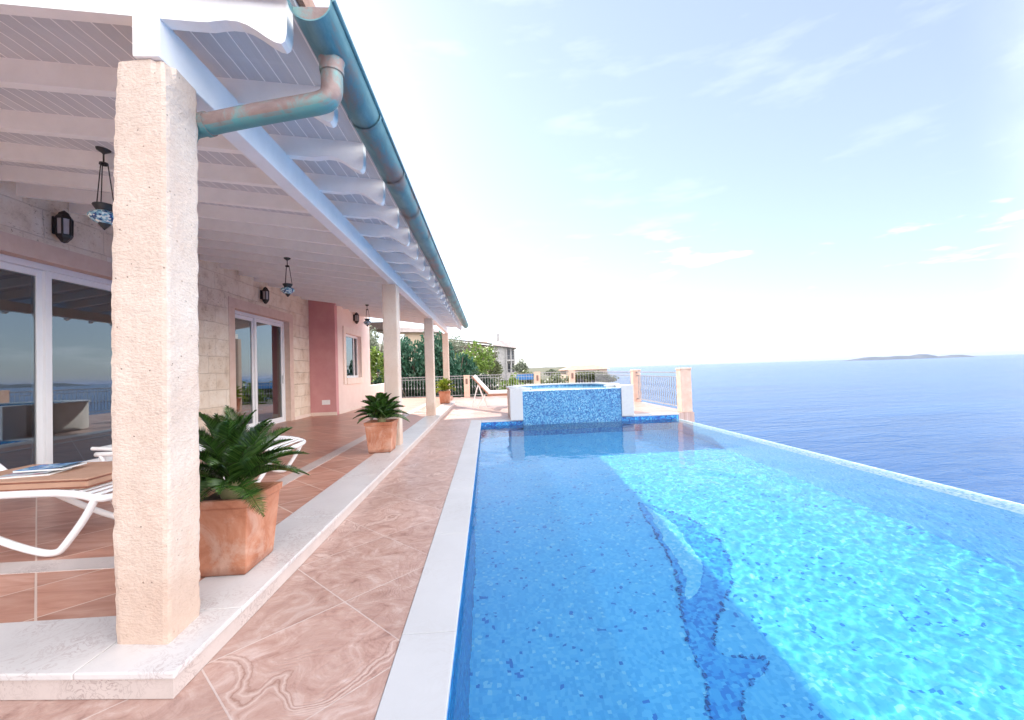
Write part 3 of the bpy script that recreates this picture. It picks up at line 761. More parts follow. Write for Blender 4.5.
# beam, rafters, boards, roof
b = MB(); b.box(-1.478, -1.368, 1.866, 15.5, 2.597, 2.783)
part(b, 'beam', M['white_paint'], bevel=.008)
EX = -.835
TAIL = [(-1.24, 0.0), (-1.17, .002), (-1.13, .012), (-1.09, .019), (-1.04, .018), (-1.0, .006), (-.96, -.016), (-.92, -.042), (-.885, -.060), (-.86, -.064), (-.843, -.052), (-.834, -.018), (-.832, .03)]
def rafter_profile(y):
    # (x, z): lower edge with a carved tail, then the top edge
    low = [(x, zb(x, y)) for x in (WX, -4, -3, -2, -1.52, -1.30)]
    low += [(x, zb(x, y)+dz) for x, dz in TAIL]
    return low + [(x, zt(x, y)-.0005) for x in (-.832, WX)]
RY0, RS = 1.872, .575
for k in range(23):
    y = RY0+RS*k
    bb = MB(); bb.prism([(x, y, z) for x, z in rafter_profile(y)], [(x, y+.06, z) for x, z in rafter_profile(y+.06)])
    part(bb, 'rafter', M['white_paint'])
b = MB()
RE = 14.92; RB = 1.87
def slab(x0, x1, z0off, z1off, y0, y1):
    ys_ = [y0] + [y for y in (2.3, 2.8, 3.3, 3.8, 4.3, 4.8, 5.3, 5.87) if y0 < y < y1] + [y1]
    rows = [[b.bm.verts.new((x, y, zt(x, y)+o)) for x, o in ((x0, z0off), (x1, z0off), (x1, z1off), (x0, z1off))] for y in ys_]
    b.bm.faces.new(rows[0]); b.bm.faces.new(rows[-1])
    for A, B in zip(rows, rows[1:]):
        for k in range(4): b.bm.faces.new((A[k], A[(k+1) % 4], B[(k+1) % 4], B[k]))
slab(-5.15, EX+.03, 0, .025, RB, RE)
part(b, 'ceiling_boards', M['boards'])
b = MB(); slab(-10.6, EX+.06, .026, .13, RB-.02, RE+.02)
part(b, 'roof', M['roof_tile'])
b = MB()
slab(-5.6, -.80, -.02, .15, RB-.055, RB-.022); part(b, 'verge_board', M['white_paint'], bevel=.004)
b = MB(); slab(-5.6, -.80, -.01, .15, RE+.022, RE+.055)
part(b, 'verge_board', M['white_paint'], bevel=.004)
b = MB(); slab(-5.6, -.78, .09, .17, RB-.10, RB-.056)
part(b, 'verge_trim', M['white_paint'], bevel=.012)
# half-round copper gutter, open at the near end
GX, GZ, GR = -.705, 2.80, .092
b = MB(); n = 14
gy = [1.80] + [1.86+.75*k for k in range(1, 18)] + [14.75]
def gring(y, r, d=0): return [b.bm.verts.new((GX+r*math.cos(math.pi+math.pi*k/n), y, GZ+r*math.sin(math.pi+math.pi*k/n))) for k in range(n+1)]
rings_o = [gring(y, GR) for y in (1.80, 14.75)]; rings_i = [gring(y, GR-.006) for y in (1.80, 14.75)]
for rr in (rings_o, rings_i):
    for k in range(n): b.bm.faces.new((rr[0][k], rr[0][k+1], rr[1][k+1], rr[1][k]))
for e_ in (0, 1):
    for k in range(n): b.bm.faces.new((rings_o[e_][k], rings_o[e_][k+1], rings_i[e_][k+1], rings_i[e_][k]))
b.tube([(GX+GR+.004, 1.80, GZ+.004), (GX+GR+.004, 14.75, GZ+.004)], .011, 8, smooth=0)
gut = part(b, 'gutter', M['copper'], smooth='auto')
for y in gy[1:-1]:
    b = MB(); ra = [gring(y-.016, GR+.007), gring(y+.016, GR+.007)]
    for k in range(n): b.bm.faces.new((ra[0][k], ra[0][k+1], ra[1][k+1], ra[1][k]))
    part(b, 'gutter_joint', M['copper'], gut, smooth=True)
b = MB()
vv = [b.bm.verts.new((GX+(GR-.004)*math.cos(math.pi+math.pi*k/n), 1.835, GZ-.001+(GR-.004)*math.sin(math.pi+math.pi*k/n))) for k in range(n+1)]; b.bm.faces.new(vv)
part(b, 'end_cap', M['copper_brown'], gut)
b = MB()
pr = .050
b.tube([(-.705, 2.05, 2.72), (-.705, 2.05, 2.64), (-.705, 2.05, 2.57), (-.725, 2.052, 2.53), (-.775, 2.056, 2.515), (-.86, 2.064, 2.505), (-1.15, 2.10, 2.475), (-1.40, 2.14, 2.448)], pr, 18, smooth=3)
b.lathe([(pr+.004, 0), (pr+.006, .008), (pr+.006, .05), (pr+.012, .06)], (-.705, 2.05, 2.655), 18)
b.tube([(-1.395, 2.14, 2.449), (-1.44, 2.15, 2.44), (-1.475, 2.17, 2.40), (-1.485, 2.175, 2.30), (-1.50, 2.175, .11)], pr, 14, smooth=1)
b.tube([(-1.325, 2.128, 2.4575), (-1.35, 2.132, 2.454)], pr+.007, 16, smooth=0)
part(b, 'downpipe', M['copper_brown'], gut, smooth='auto')

# wall lamps, hanging lanterns, socket
def wall_lamp(x, y, z, label, rz=0):
    t = thing('wall_lamp', label, 'lamp', (x, y, z-.19), rz, 'black wall lamps along the veranda')
    b = MB(); b.lathe([(0, .0), (.03, .01), (.045, .035), (.065, .06), (.075, .085), (.075, .095)], (.09, 0, 0), 6)
    b.lathe([(.075, .275), (.082, .28), (.07, .305), (.055, .325), (.045, .35), (.02, .37), (0, .385)], (.09, 0, 0), 6)
    for k in range(6):
        a = 2*math.pi*k/6; b.bar((.09+.068*math.cos(a), .068*math.sin(a), .09), (.09+.072*math.cos(a), .072*math.sin(a), .28), .014, .014)
    b.box(0, .022, -.05, .05, .10, .30); b.box(.02, .07, -.016, .016, .24, .27)
    b.build('lamp_body', M['iron'], t)
    b = MB(); b.lathe([(.058, .09), (.062, .28)], (.09, 0, 0), 6); b.build('lamp_glass', M['lamp_glass'], t)
    return t
wall_lamp(WX+.004, 5.16, 3.03, 'black six-sided wall lamp above the left glass door')
wall_lamp(WX+.004, 9.62, 3.03, 'black six-sided wall lamp above the far glass door')
wall_lamp(PB+.004, 13.8, 3.03, 'small black wall lamp above the white window in the pink wall')
def lantern(x, y, ztop, zbot, label, s=1.0):
    t = thing('hanging_lantern', label, 'lantern', (x, y, zbot), 0, 'mosaic lanterns hanging under the veranda roof')
    H = ztop-zbot
    b = MB(); b.lathe([(0, H), (.05*s, H-.005), (.045*s, H-.02), (.015*s, H-.04), (.006, H-.05), (.006, H-.12)], n=14); b.build('ceiling_rose', M['iron'], t, smooth=True)
    b = MB()
    b.lathe([(.022*s, H-.125), (.028*s, H-.12), (.03*s, H-.135), (.022*s, H-.14)], n=12)
    for k in range(3):
        a = 2*math.pi*k/3+.5; b.tube([(.025*s*math.cos(a), .025*s*math.sin(a), H-.13), (.062*s*math.cos(a), .062*s*math.sin(a), .195*s)], .004, 6, smooth=0)
    b.tube([(0, 0, H-.10), (0, 0, H-.145)], .006, 6, smooth=0)
    b.build('chain', M['iron'], t)
    b = MB(); b.lathe([(.045*s, .152*s), (.072*s, .198*s), (.070*s, .205*s), (.055*s, .17*s), (.035*s, .155*s)], n=18); b.build('collar', M['iron'], t, smooth=True)
    b = MB(); b.lathe([(.035*s, .05*s), (.065*s, .065*s), (.098*s, .10*s), (.10*s, .115*s), (.085*s, .135*s), (.05*s, .153*s)], n=20); b.build('glass_bowl', M['lantern_glass'], t, smooth=True)
    b = MB(); b.lathe([(0, 0), (.01*s, .012*s), (.025*s, .03*s), (.04*s, .052*s), (.038*s, .056*s), (0, .056*s)], n=14); b.build('finial', M['iron'], t, smooth=True)
    return t
lantern(-3.02, 3.53, zt(-3.02, 3.53), 2.42, 'mosaic glass lantern on chains nearest the big stone column')
lantern(-2.956, 6.50, zb(-2.956), 2.40, 'blue and white mosaic lantern hanging in front of the far glass door', .98)
lantern(-3.06, 11.10, zb(-3.06), 2.44, 'small dark lantern hanging beside the pink wall end', 1.0)
t = thing('wall_socket', 'small white socket low on the shaded pink wall', 'socket', (-4.52, 12.097, .40))
b = MB(); b.box(-.11, .11, -.014, 0, 0, .13); b.build('cover_plate', M['pvc'], t, bevel=.005)
b = MB(); b.box(-.075, -.01, -.02, -.0145, .03, .10); b.box(.01, .075, -.02, -.0145, .03, .10); b.build('outlet', M['resin'], t, bevel=.004)

# ================================================================== potted cycads
def frond_mesh(L, droop, seed, mat, nl=54, wid=.105):
    random.seed(seed); b = MB()
    pts = []
    for k in range(15):
        f = k/14; pts.append(Vector((L*(f-.10*f*f), 0, L*(.36*f*(1-f) - droop*f*f))))
    def P(f):
        x = f*14; i = min(13, int(x)); return pts[i].lerp(pts[i+1], x-i)
    b.tube(pts, lambda q: .0055*(1-.75*q), 5, smooth=0)
    for k in range(nl):
        f = .16+.83*k/(nl-1); p = P(f); tg = (P(min(1, f+.03))-P(f-.03)).normalized()
        up_ = Vector((-tg.z, 0, tg.x))
        ll = wid*(math.sin(math.pi*min(1, .18+f*.86))**.6)*random.uniform(.9, 1.08)+.015
        for s in (-1, 1):
            d = (tg*(.55+.35*f) + Vector((0, s*1.0, 0)) + up_*.42).normalized()
            tip = p + d*ll + Vector((0, 0, -.012*random.random())); mid = p+d*ll*.5+up_*.004
            w = tg*.0031
            a = [b.bm.verts.new(q) for q in (p-w, p+w, mid+w*1.2, tip, mid-w*1.2)]
            b.bm.faces.new(a if s > 0 else a[::-1])
    me_o = b.build('frond', mat, None, fix=False)
    return me_o
def potted(label, loc, mat, seed, n=34, L=.56, hue='terracotta', rz=0):
    t = thing('potted_cycad', label, 'potted plant', loc, rz, 'potted plants along the veranda edge')
    h, a, c = .43, .155, .19; w = .022
    b = MB()
    def ring(s, z): return [b.bm.verts.new((sx*s, sy*s, z)) for sx, sy in ((-1, -1), (1, -1), (1, 1), (-1, 1))]
    seq = [ring(a-.01, 0), ring(a, .012), ring(c-.004, h-.05), ring(c+.006, h-.045), ring(c+.010, h), ring(c-w, h), ring(c-w-.006, h-.07)]
    b.bm.faces.new(seq[0][::-1]); b.bm.faces.new(seq[-1])
    for A, B in zip(seq, seq[1:]):
        for k in range(4): b.bm.faces.new((A[k], A[(k+1) % 4], B[(k+1) % 4], B[k]))
    b.build('pot', M['terracotta'], t, bevel=.006)
    b = MB(); random.seed(seed)
    gg = [[b.bm.verts.new((-.164+.328*i/8, -.164+.328*j/8, h-.045+random.uniform(0, .02))) for i in range(9)] for j in range(9)]
    for j in range(8):
        for i in range(8): b.bm.faces.new((gg[j][i], gg[j][i+1], gg[j+1][i+1], gg[j+1][i]))
    b.build('soil', M['soil'], t)
    b = MB(); b.lathe([(.05, h-.05), (.062, h-.01), (.055, h+.03), (.03, h+.06), (0, h+.07)], n=12); b.build('stem', M['stem'], t, smooth=True)
    protos = [frond_mesh(L*random.uniform(.92, 1.05), d, seed*10+i, mat) for i, d in enumerate((.02, .06, .12, .20, .34))]
    meshes = [p.data for p in protos]
    for p in protos: bpy.data.objects.remove(p)
    for k in range(n):
        f = k/(n-1)
        tilt = R(83 - 70*f**.9 + random.uniform(-5, 5)); az = k*2.39996+random.uniform(-.2, .2)
        i = min(4, int(f*4.2+random.uniform(0, .9)))
        o = bpy.data.objects.new('frond', meshes[i]); C.objects.link(o); o.parent = t
        o.rotation_mode = 'XYZ'
        Mx = Matrix.Translation((.022*math.cos(az), .022*math.sin(az), h+.045-.035*f)) @ Matrix.Rotation(az, 4, 'Z') @ Matrix.Rotation(-tilt, 4, 'Y') @ Matrix.Rotation(random.uniform(-.4, .4), 4, 'X')
        s = (1.0-.18*abs(f-.4))*random.uniform(.92, 1.05)
        o.matrix_local = Mx @ Matrix.Scale(s, 4)
    return t
potted('large dark green cycad in a terracotta pot right behind the big column', (-1.535, 2.62, FZ+.003), M['cycad'], 3, 40, .505)
potted('dark green cycad in a terracotta pot in front of the second column', (-1.535, 6.17, FZ+.003), M['cycad'], 4, 36, .44)
potted('yellow-green plant in an orange pot in front of the farthest column', (-1.52, 15.02, FZ+.003), M['cycad_light'], 6, 36, .50)

# ================================================================== loungers on the veranda
def resin_lounger(label, loc, raised, rz=0):
    """long axis along local x, foot end at +x"""
    t = thing('sun_lounger', label, 'sun lounger', loc, rz, 'white resin sun loungers on the veranda')
    Wd = .31; H = .40
    b = MB()
    for s in (-1, 1):
        b.tube([(-.98, s*Wd, H), (-.2, s*Wd, H), (.62, s*Wd, H+.012), (.82, s*Wd, H-.006), (.95, s*Wd, H-.045), (.97, s*Wd*.8, H-.05)], .024, 10, smooth=2)
    b.tube([(.97, -Wd*.8, H-.05), (.985, -Wd*.3, H-.052), (.985, Wd*.3, H-.052), (.97, Wd*.8, H-.05)], .024, 10, smooth=1)
    b.build('side_frame', M['resin'], t, smooth=True)
    for s in (-1, 1):
        for e_ in (1, -1):
            b = MB()
            if e_ == 1: b.tube([(.93, s*Wd, H-.035), (.86, s*Wd, H-.17), (.74, s*Wd, .07), (.70, s*Wd, .026), (.60, s*Wd, .028), (.35, s*Wd, .12), (-.10, s*Wd, H-.05), (-.12, s*Wd, H)], .022, 10, smooth=2)
            else: b.tube([(-.93, s*Wd, H), (-.86, s*Wd, H-.17), (-.76, s*Wd, .07), (-.72, s*Wd, .026), (-.62, s*Wd, .03), (-.45, s*Wd, .14), (-.3, s*Wd, H-.03)], .022, 10, smooth=2)
            b.build('leg', M['resin'], t, smooth=True)
    b = MB()
    for k in range(24):
        x = -.22+k*.049; z = H+.014 if x < .78 else H+.014-(x-.78)*.24
        b.box(x, x+.030, -Wd+.01, Wd-.01, z-.008, z+.006)
    b.build('seat_slats', M['resin'], t, bevel=.003)
    b = MB(); ca, sa = math.cos(raised), math.sin(raised)
    for k in range(15):
        q = .02+k*.049
        b.prism([(-.25-q*ca, sy, H+.012+q*sa) for sy in (-Wd+.02, Wd-.02)] + [(-.25-(q+.03)*ca, sy, H+.012+(q+.03)*sa) for sy in (Wd-.02, -Wd+.02)],
                [(-.25-q*ca-.012*sa*-1, sy, H+.024+q*sa) for sy in (-Wd+.02, Wd-.02)] + [(-.25-(q+.03)*ca+.012*sa, sy, H+.024+(q+.03)*sa) for sy in (Wd-.02, -Wd+.02)])
    for s in (-1, 1): b.tube([(-.23, s*(Wd-.01), H+.012), (-.25-.78*ca, s*(Wd-.01), H+.012+.78*sa)], .018, 8, smooth=0)
    b.build('backrest', M['resin'], t)
    return t
L1 = resin_lounger('white resin sun lounger under the brown cushion at the big column', (-3.47, 3.20, FZ), .75)
L2 = resin_lounger('white resin sun lounger mostly hidden behind the nearest cycad', (-2.99, 4.72, FZ), .06)
L2.scale = (.9, 1, 1)
cu = thing('cushion', 'flat brown cushion with dark piping on the near sun lounger', 'cushion', (-3.30, 3.20, FZ+.421))
b = MB()
b.box(-.24, .70, -.30, .30, 0, .070)
cm = b.build('cushion_pad', M['brown_cushion'], cu, bevel=.014)
b = MB()
for z in (.013, .057):
    b.tube([(.70, -.303, z), (-.24, -.303, z)], .005, 6, smooth=0); b.tube([(.703, -.30, z), (.703, .30, z)], .005, 6, smooth=0)
b.build('piping', M['piping'], cu)
def magazine(label, loc, rz, mat, w=.21, l=.29, h=.010):
    t = thing('magazine', label, 'magazine', loc, rz, 'magazines on the brown cushion')
    b = MB(); b.box(-l/2, l/2, -w/2, w/2, 0, h); b.build('pages', M['paper'], t)
    b = MB()
    n = 8
    lo = [(-l/2-.002+(l+.004)*k/n, -w/2-.002, h+.0008+.012*(k/n)**3) for k in range(n+1)]
    hi = [(x, w/2+.002, z) for x, y, z in lo]
    va = [b.bm.verts.new(p) for p in lo]; vb = [b.bm.verts.new(p) for p in hi]; vc = [b.bm.verts.new((p[0], p[1], p[2]+.0015)) for p in lo]; vd = [b.bm.verts.new((p[0], p[1], p[2]+.0015)) for p in hi]
    for k in range(n):
        b.bm.faces.new((vc[k], vc[k+1], vd[k+1], vd[k])); b.bm.faces.new((va[k], vb[k], vb[k+1], va[k+1])); b.bm.faces.new((va[k], va[k+1], vc[k+1], vc[k])); b.bm.faces.new((vb[k], vd[k], vd[k+1], vb[k+1]))
    b.build('cover', mat, t)
    return t
zc = FZ+.421+.0705
magazine('pale magazine with pink print lying underneath the blue one', (-3.13, 3.11, zc), .22, M['mag_pale'], .21, .29)
magazine('glossy blue and white magazine on top on the brown cushion', (-3.08, 3.17, zc+.024), .10, M['mag_blue'], .20, .29)

# ================================================================== hot tub at the end of the pool
spa = thing('hot_tub', 'raised round hot tub with blue mosaic front at the end of the pool', 'hot tub', (2.02, 11.4, 0))
SX, SY, SR = 2.02, 11.45, 1.50
SZ = .745
b = MB()
for x0, x1 in ((.52, .82), (3.22, 3.52)): 
    bb = MB(); bb.box(x0, x1, 10.06, 10.55, .0005, SZ); part(bb, 'pier', M['coping'], spa, bevel=.006)
bb = MB(); bb.box(.821, 3.219, 10.085, 10.24, -1.0, .672); part(bb, 'mosaic_panel', M['mosaic_spa'], spa)
bb = MB(); bb.box(.821, 3.219, 10.075, 10.26, .6725, .69); part(bb, 'overflow_sill', M['mosaic_pale'], spa, bevel=.005)
# drum wall: ring from the left pier round the back to the right pier
def arc(r, n=40, a0=None):
    a0 = math.asin((10.55-SY)/r) if abs((10.55-SY)/r) < 1 else -.6
    return [(SX+r*math.cos(a0+(math.pi-2*a0)*k/n), SY+r*math.sin(a0+(math.pi-2*a0)*k/n)) for k in range(n+1)]
def ringwall(r0, r1, z0, z1, name, mat):
    bb = MB(); A, B = arc(r0), arc(r1)
    poly = A + B[::-1]
    n = len(A)
    v = [[bb.bm.verts.new((x, y, z)) for x, y in P] for P, z in ((A, z0), (B, z0), (B, z1), (A, z1))]
    for k in range(n-1):
        for i in range(4): bb.bm.faces.new((v[i][k], v[i][k+1], v[(i+1) % 4][k+1], v[(i+1) % 4][k]))
    for k in (0, n-1): bb.bm.faces.new([v[i][k] for i in range(4)])
    return part(bb, name, mat, spa, smooth='auto')
ringwall(1.32, 1.50, .0005, SZ-.035, 'drum_wall', M['concrete'])
ringwall(1.30, 1.317, .2, SZ-.036, 'inner_lining', M['mosaic_spa'])
ringwall(1.28, 1.53, SZ-.034, SZ, 'rim', M['coping'])
bb = MB(); bb.prism([(x, y, .1) for x, y in arc(1.299)] + [(.83, 10.56, .1), (.83, 10.262, .1), (3.21, 10.262, .1), (3.21, 10.56, .1)], [(x, y, .662) for x, y in arc(1.299)] + [(.83, 10.56, .662), (.83, 10.262, .662), (3.21, 10.262, .662), (3.21, 10.56, .662)])
def mat_spawater():
    t = NT('still_spa_water'); v = t.pos('Object')
    t.done((.20, .44, .58), .04, t.bump(t.noise(v, 5, 3), .01, .3)); return t.m
part(bb, 'tub_water', mat_spawater(), spa)

# ================================================================== railings and posts
def rail_post(x, y, label, w=.26, h=1.10, lamp=True, z0=-.004):
    t = thing('railing_post', label, 'post', (x, y, z0), 0, 'peach stone posts of the terrace railing')
    b = MB(); b.box(-w/2, w/2, -w/2, w/2, 0, h-.05); b.build('shaft', M['post'], t, bevel=.008)
    b = MB(); b.box(-w/2-.012, w/2+.012, -w/2-.012, w/2+.012, h-.0495, h); b.build('cap', M['post'], t, bevel=.01)
    if lamp:
        b = MB(); b.box(-.05, .05, -w/2-.02, -w/2-.001, h-.42, h-.16); b.build('lamp_plate', M['lamp_plate'], t, bevel=.004)
    return t
rail_post(5.00, 10.52, 'nearest peach stone railing post at the end of the infinity edge', .27, 1.12, False)
rail_post(5.08, 14.25, 'peach stone railing post just right of the hot tub', .26, 1.08, False)
rail_post(-.98, 19.95, 'slim peach post with lamp plate beside the wooden lounger', .26, 1.03)
rail_post(2.35, 19.95, 'peach railing post with lamp plate behind the left of the hot tub', .26, 1.08)
rail_post(4.02, 19.95, 'peach railing post with lamp plate behind the right of the hot tub', .26, 1.13)
def railing(a, c, label, h=1.0, step=.125, wavy=False, z0=-.004):
    a = Vector((*a, 0)); c = Vector((*c, 0)); d = c-a; Lg = d.length; u = d.normalized()
    t = thing('railing', label, 'railing', (a.x, a.y, z0), math.atan2(u.y, u.x), 'pale metal railings of the terrace')
    b = MB(); b.bar((0, 0, h), (Lg, 0, h), .06, .03); b.build('top_rail', M['rail'], t)
    b = MB(); b.bar((0, 0, h-.12), (Lg, 0, h-.12), .03, .02); b.bar((0, 0, .10), (Lg, 0, .10), .03, .025); b.build('cross_rail', M['rail'], t)
    n = int(Lg/step)
    me = None
    for k in range(1, n):
        if me is None:
            b = MB()
            if wavy: b.tube([(0, 0, .10), (.0, 0, .22), (.05, 0, .30), (-.05, 0, .44), (.05, 0, .58), (-.02, 0, .68), (0, 0, .76), (0, 0, h-.12)], .011, 6, smooth=2)
            else:
                b.tube([(0, 0, .10), (0, 0, h-.015)], .008, 6, smooth=0); b.lathe([(0, .40), (.024, .45), (.024, .5), (0, .55)], n=6)
            o = b.build('baluster', M['rail'], t, smooth=True); me = o.data
        else:
            o = bpy.data.objects.new('baluster', me); C.objects.link(o); o.parent = t
        o.location = (Lg*k/n, 0, 0)
    return t
railing((5.06, 10.66), (5.08, 14.12), 'wavy barred railing between the two nearest peach posts', 1.0, .14, True)
railing((5.09, 14.38), (5.10, 19.95), 'railing running on from the second post towards the terrace corner', 1.0, .14)
railing((5.10, 19.96), (4.16, 19.96), 'short railing piece at the far terrace corner', 1.03, .13)
railing((3.88, 19.96), (2.49, 19.96), 'white barred railing right behind the hot tub', 1.03, .12)
railing((2.21, 19.96), (-.84, 19.96), 'far railing between hot tub and wooden lounger', 1.0, .12)
railing((-1.12, 19.96), (-4.1, 19.96), 'railing in front of the dark hedge seen between the columns', 1.0, .13)
b = MB(); b.box(-.12, .12, 0, 3.6, 0, .81)
gw = tag(b.build('garden_wall', M['pink_lit'], bevel=.01), 'low pale pink parapet wall at the end of the pink house wall', 'wall'); gw.location = (PB-.12, 15.602, -.004)

# wooden lounger on the sunny deck
wl = thing('wooden_lounger', 'wooden sun lounger with raised back on the sunny deck by the hot tub', 'sun lounger', (.25, 14.3, -.004), 0)
wl.scale = (1.1, 1.1, 1.1)
b = MB()
for s in (-.3, .3):
    b.bar((-.25, s, .36), (1.05, s, .36), .035, .06)
b.build('seat_frame', M['teak'], wl, bevel=.004)
b = MB()
for k in range(14): b.box(-.22+k*.09, -.16+k*.09, -.28, .28, .375, .392)
b.build('slats', M['teak'], wl)
for x in (-.50, .9):
    for s in (-.3, .3):
        b = MB(); b.bar((x+.18, s, .34), (x-.06, s, .0), .045, .03, (0, 1, 0)); b.build('leg', M['canvas'], wl)
b = MB()
for s in (-.27, .27): b.bar((-.23, s, .40), (-.70, s, .93), .035, .045, (0, 1, 0))
for k in range(7):
    f = .08+k*.14; b.bar((-.23-.47*f, -.27, .40+.53*f), (-.23-.47*f, .27, .40+.53*f), .05, .016)
b.build('backrest', M['teak'], wl)
b = MB()
for s in (-.26, .26): b.bar((-.52, s, .70), (-.72, s, .02), .03, .03, (0, 1, 0)); b.bar((-.52, s, .70), (-.28, s, .02), .03, .03, (0, 1, 0))
b.build('strut', M['canvas'], wl)
wc = thing('cushion', 'long white cushion lying on the wooden lounger', 'cushion', (.25, 14.3, .4275))
wc.scale = (1.1, 1.1, 1.1)
b = MB(); b.prism([(-.22, -.27, 0), (1.0, -.27, 0), (1.0, .27, 0), (-.22, .27, 0)], [(-.22, -.27, .085), (1.0, -.27, .085), (1.0, .27, .085), (-.22, .27, .085)])
b.prism([(-.23, -.26, .03), (-.23, .26, .03), (-.68, .26, .54), (-.68, -.26, .54)], [(-.155, -.26, .085), (-.155, .26, .085), (-.605, .26, .60), (-.605, -.26, .60)])
b.build('pad', M['canvas'], wc, bevel=.012)

# ================================================================== planting and houses beyond
def crown_mesh(b, cx, cy, cz, rx, ry, rz, n, leaf, seed, clumps=14, sparse=.0, vertical=False):
    rnd = random.Random(seed)
    cl = []
    for k in range(clumps):
        while True:
            p = Vector((rnd.uniform(-1, 1), rnd.uniform(-1, 1), rnd.uniform(-1, 1)))
            if .25 < p.length < .95: break
        cl.append((Vector((cx+p.x*rx, cy+p.y*ry, cz+p.z*rz)), rnd.uniform(.28, .5)))
    for k in range(n):
        c, r = cl[rnd.randrange(clumps)]
        d = Vector((rnd.gauss(0, 1), rnd.gauss(0, 1), rnd.gauss(0, 1))).normalized()*r*(rnd.random()**.4)
        p = c + Vector((d.x*rx, d.y*ry, d.z*rz))
        s = leaf*rnd.uniform(.6, 1.3)
        a = Vector((rnd.gauss(0, 1), rnd.gauss(0, 1), rnd.gauss(0, .7)+(1.5 if vertical else 0))).normalized()
        q = a.cross(Vector((rnd.gauss(0, 1), rnd.gauss(0, 1), rnd.gauss(0, 1)))).normalized()
        v = [b.bm.verts.new(x) for x in (p-a*s, p+q*s*.42, p+a*s, p-q*s*.42)]
        b.bm.faces.new(v)
def tree(name, label, cat, x, y, ztop, r, mat, seed, zbase=None, n=2600, leaf=.10, clumps=18, group=None, low=.15, ry=None, vertical=False):
    z0 = hill(x, y)-.05 if zbase is None else zbase
    t = thing(name, label, cat, (x, y, z0), 0, group)
    H = ztop-z0
    b = MB(); crown_mesh(b, 0, 0, H*(.5+low/2), r*.8, (ry or r)*.8, H*(1-low)/2*.82, n, leaf, seed, clumps, vertical=vertical)
    b.build('crown', mat, t, fix=False)
    b = MB(); rnd = random.Random(seed+50)
    b.tube([(0, 0, 0), (.03*H*rnd.uniform(-1, 1), .02*H, H*.3), (.05*H*rnd.uniform(-1, 1), 0, H*.62)], lambda f: (.03*H+.02)*(1-.7*f), 7)
    for k in range(6):
        a = rnd.uniform(0, 6.28); b.tube([(0, 0, H*rnd.uniform(.15, .35)), (r*.3*math.cos(a), r*.3*math.sin(a), H*.5), (r*.6*math.cos(a), r*.6*math.sin(a), H*rnd.uniform(.6, .85))], lambda f: (.013*H+.01)*(1-.7*f), 5)
    b.build('trunk', M['bark'], t, smooth=True)
    return t
def X(px, Y): return (px-487)/422*Y
def Z(px, py, Y): return EYE + (371-.032*(px-487)-py)/422*Y
G1 = 'trees and shrubs growing on the slope beyond the terrace'
tree('shrub', 'bright green shrub seen over the pink parapet wall', 'shrub', X(378, 22.5), 22.5, Z(378, 346, 22.5), .85, M['leaf_bright'], 11, n=2600, leaf=.11, group=G1)
tree('tree', 'tall grey-green tree rising behind the bright shrub at the pink wall', 'tree', X(376, 29), 29, Z(376, 326, 29), 1.5, M['leaf_grey'], 12, n=2600, leaf=.13, group=G1)
tree('shrub', 'dark shrub at the foot of the bright shrub by the pink wall', 'shrub', X(381, 21.4), 21.4, Z(381, 370, 21.4), .8, M['leaf_dark'], 13, n=2600, leaf=.10, group=G1)
tree('conifer', 'broad blue-green conifer between the second and third columns', 'tree', X(413, 24), 24, Z(413, 334, 24), 1.85, M['leaf_teal'], 14, n=8000, leaf=.12, clumps=34, low=0.02, group=G1, vertical=True)
tree('conifer', 'blue-green conifer right behind the third column', 'tree', X(434, 24.5), 24.5, Z(434, 333, 24.5), 1.6, M['leaf_teal'], 15, n=7000, leaf=.12, clumps=30, low=0.02, group=G1, vertical=True)
tree('conifer', 'blue-green conifer to the right of the farthest column', 'tree', X(455, 25), 25, Z(455, 342, 25), 1.35, M['leaf_teal'], 16, n=6000, leaf=.12, clumps=28, low=0.02, group=G1, vertical=True)
tree('tree', 'light green bushy tree above the wooden lounger', 'tree', X(474, 30), 30, Z(474, 343, 30), 1.6, M['leaf_bright'], 17, n=3000, leaf=.13, clumps=20, group=G1)
tree('tree', 'loose olive coloured tree left of the stone house', 'tree', X(489, 33), 33, Z(489, 342, 33), 1.5, M['leaf_olive'], 18, n=2200, leaf=.13, clumps=16, group=G1)
tree('tree', 'thin airy tree whose top reaches past the roof corner', 'tree', X(463, 38), 38, Z(463, 327, 38), 2.1, M['leaf_grey'], 19, n=1500, leaf=.13, clumps=14, group=G1)
tree('shrub', 'low dark shrub behind the railing left of the slim post', 'shrub', X(450, 22), 22, Z(450, 374, 22), 1.2, M['leaf_dark'], 20, n=3600, leaf=.10, clumps=20, group=G1)
tree('hedge', 'dark clipped hedge behind the railing between the columns', 'hedge', X(417, 21.6), 21.6, Z(417, 372, 21.6), 2.4, M['leaf_dark'], 21, n=12000, leaf=.11, clumps=60, low=0, ry=.8)
tree('shrub', 'dark shrub behind the wooden lounger', 'shrub', X(480, 22.5), 22.5, Z(480, 372, 22.5), 1.3, M['leaf_dark'], 22, n=4000, leaf=.10, clumps=22, group=G1)
tree('shrub', 'fresh green leafy shrub left of the hot tub rim', 'shrub', X(514, 21.2), 21.2, Z(514, 372, 21.2), .85, M['leaf_bright'], 23, n=1500, leaf=.13, clumps=14, group=G1, vertical=True)
tree('hedge', 'yellow-green hedge seen through the railing behind the hot tub', 'hedge', X(552, 25), 25, Z(552, 372, 25), 1.3, M['leaf_olive'], 24, n=3600, leaf=.11, clumps=24, low=0)
tree('hedge', 'long green hedge in front of the low seaside house', 'hedge', X(590, 44), 44, Z(590, 371.5, 44), 2.9, M['leaf_olive'], 31, n=7000, leaf=.14, clumps=50, low=0, ry=1.0)
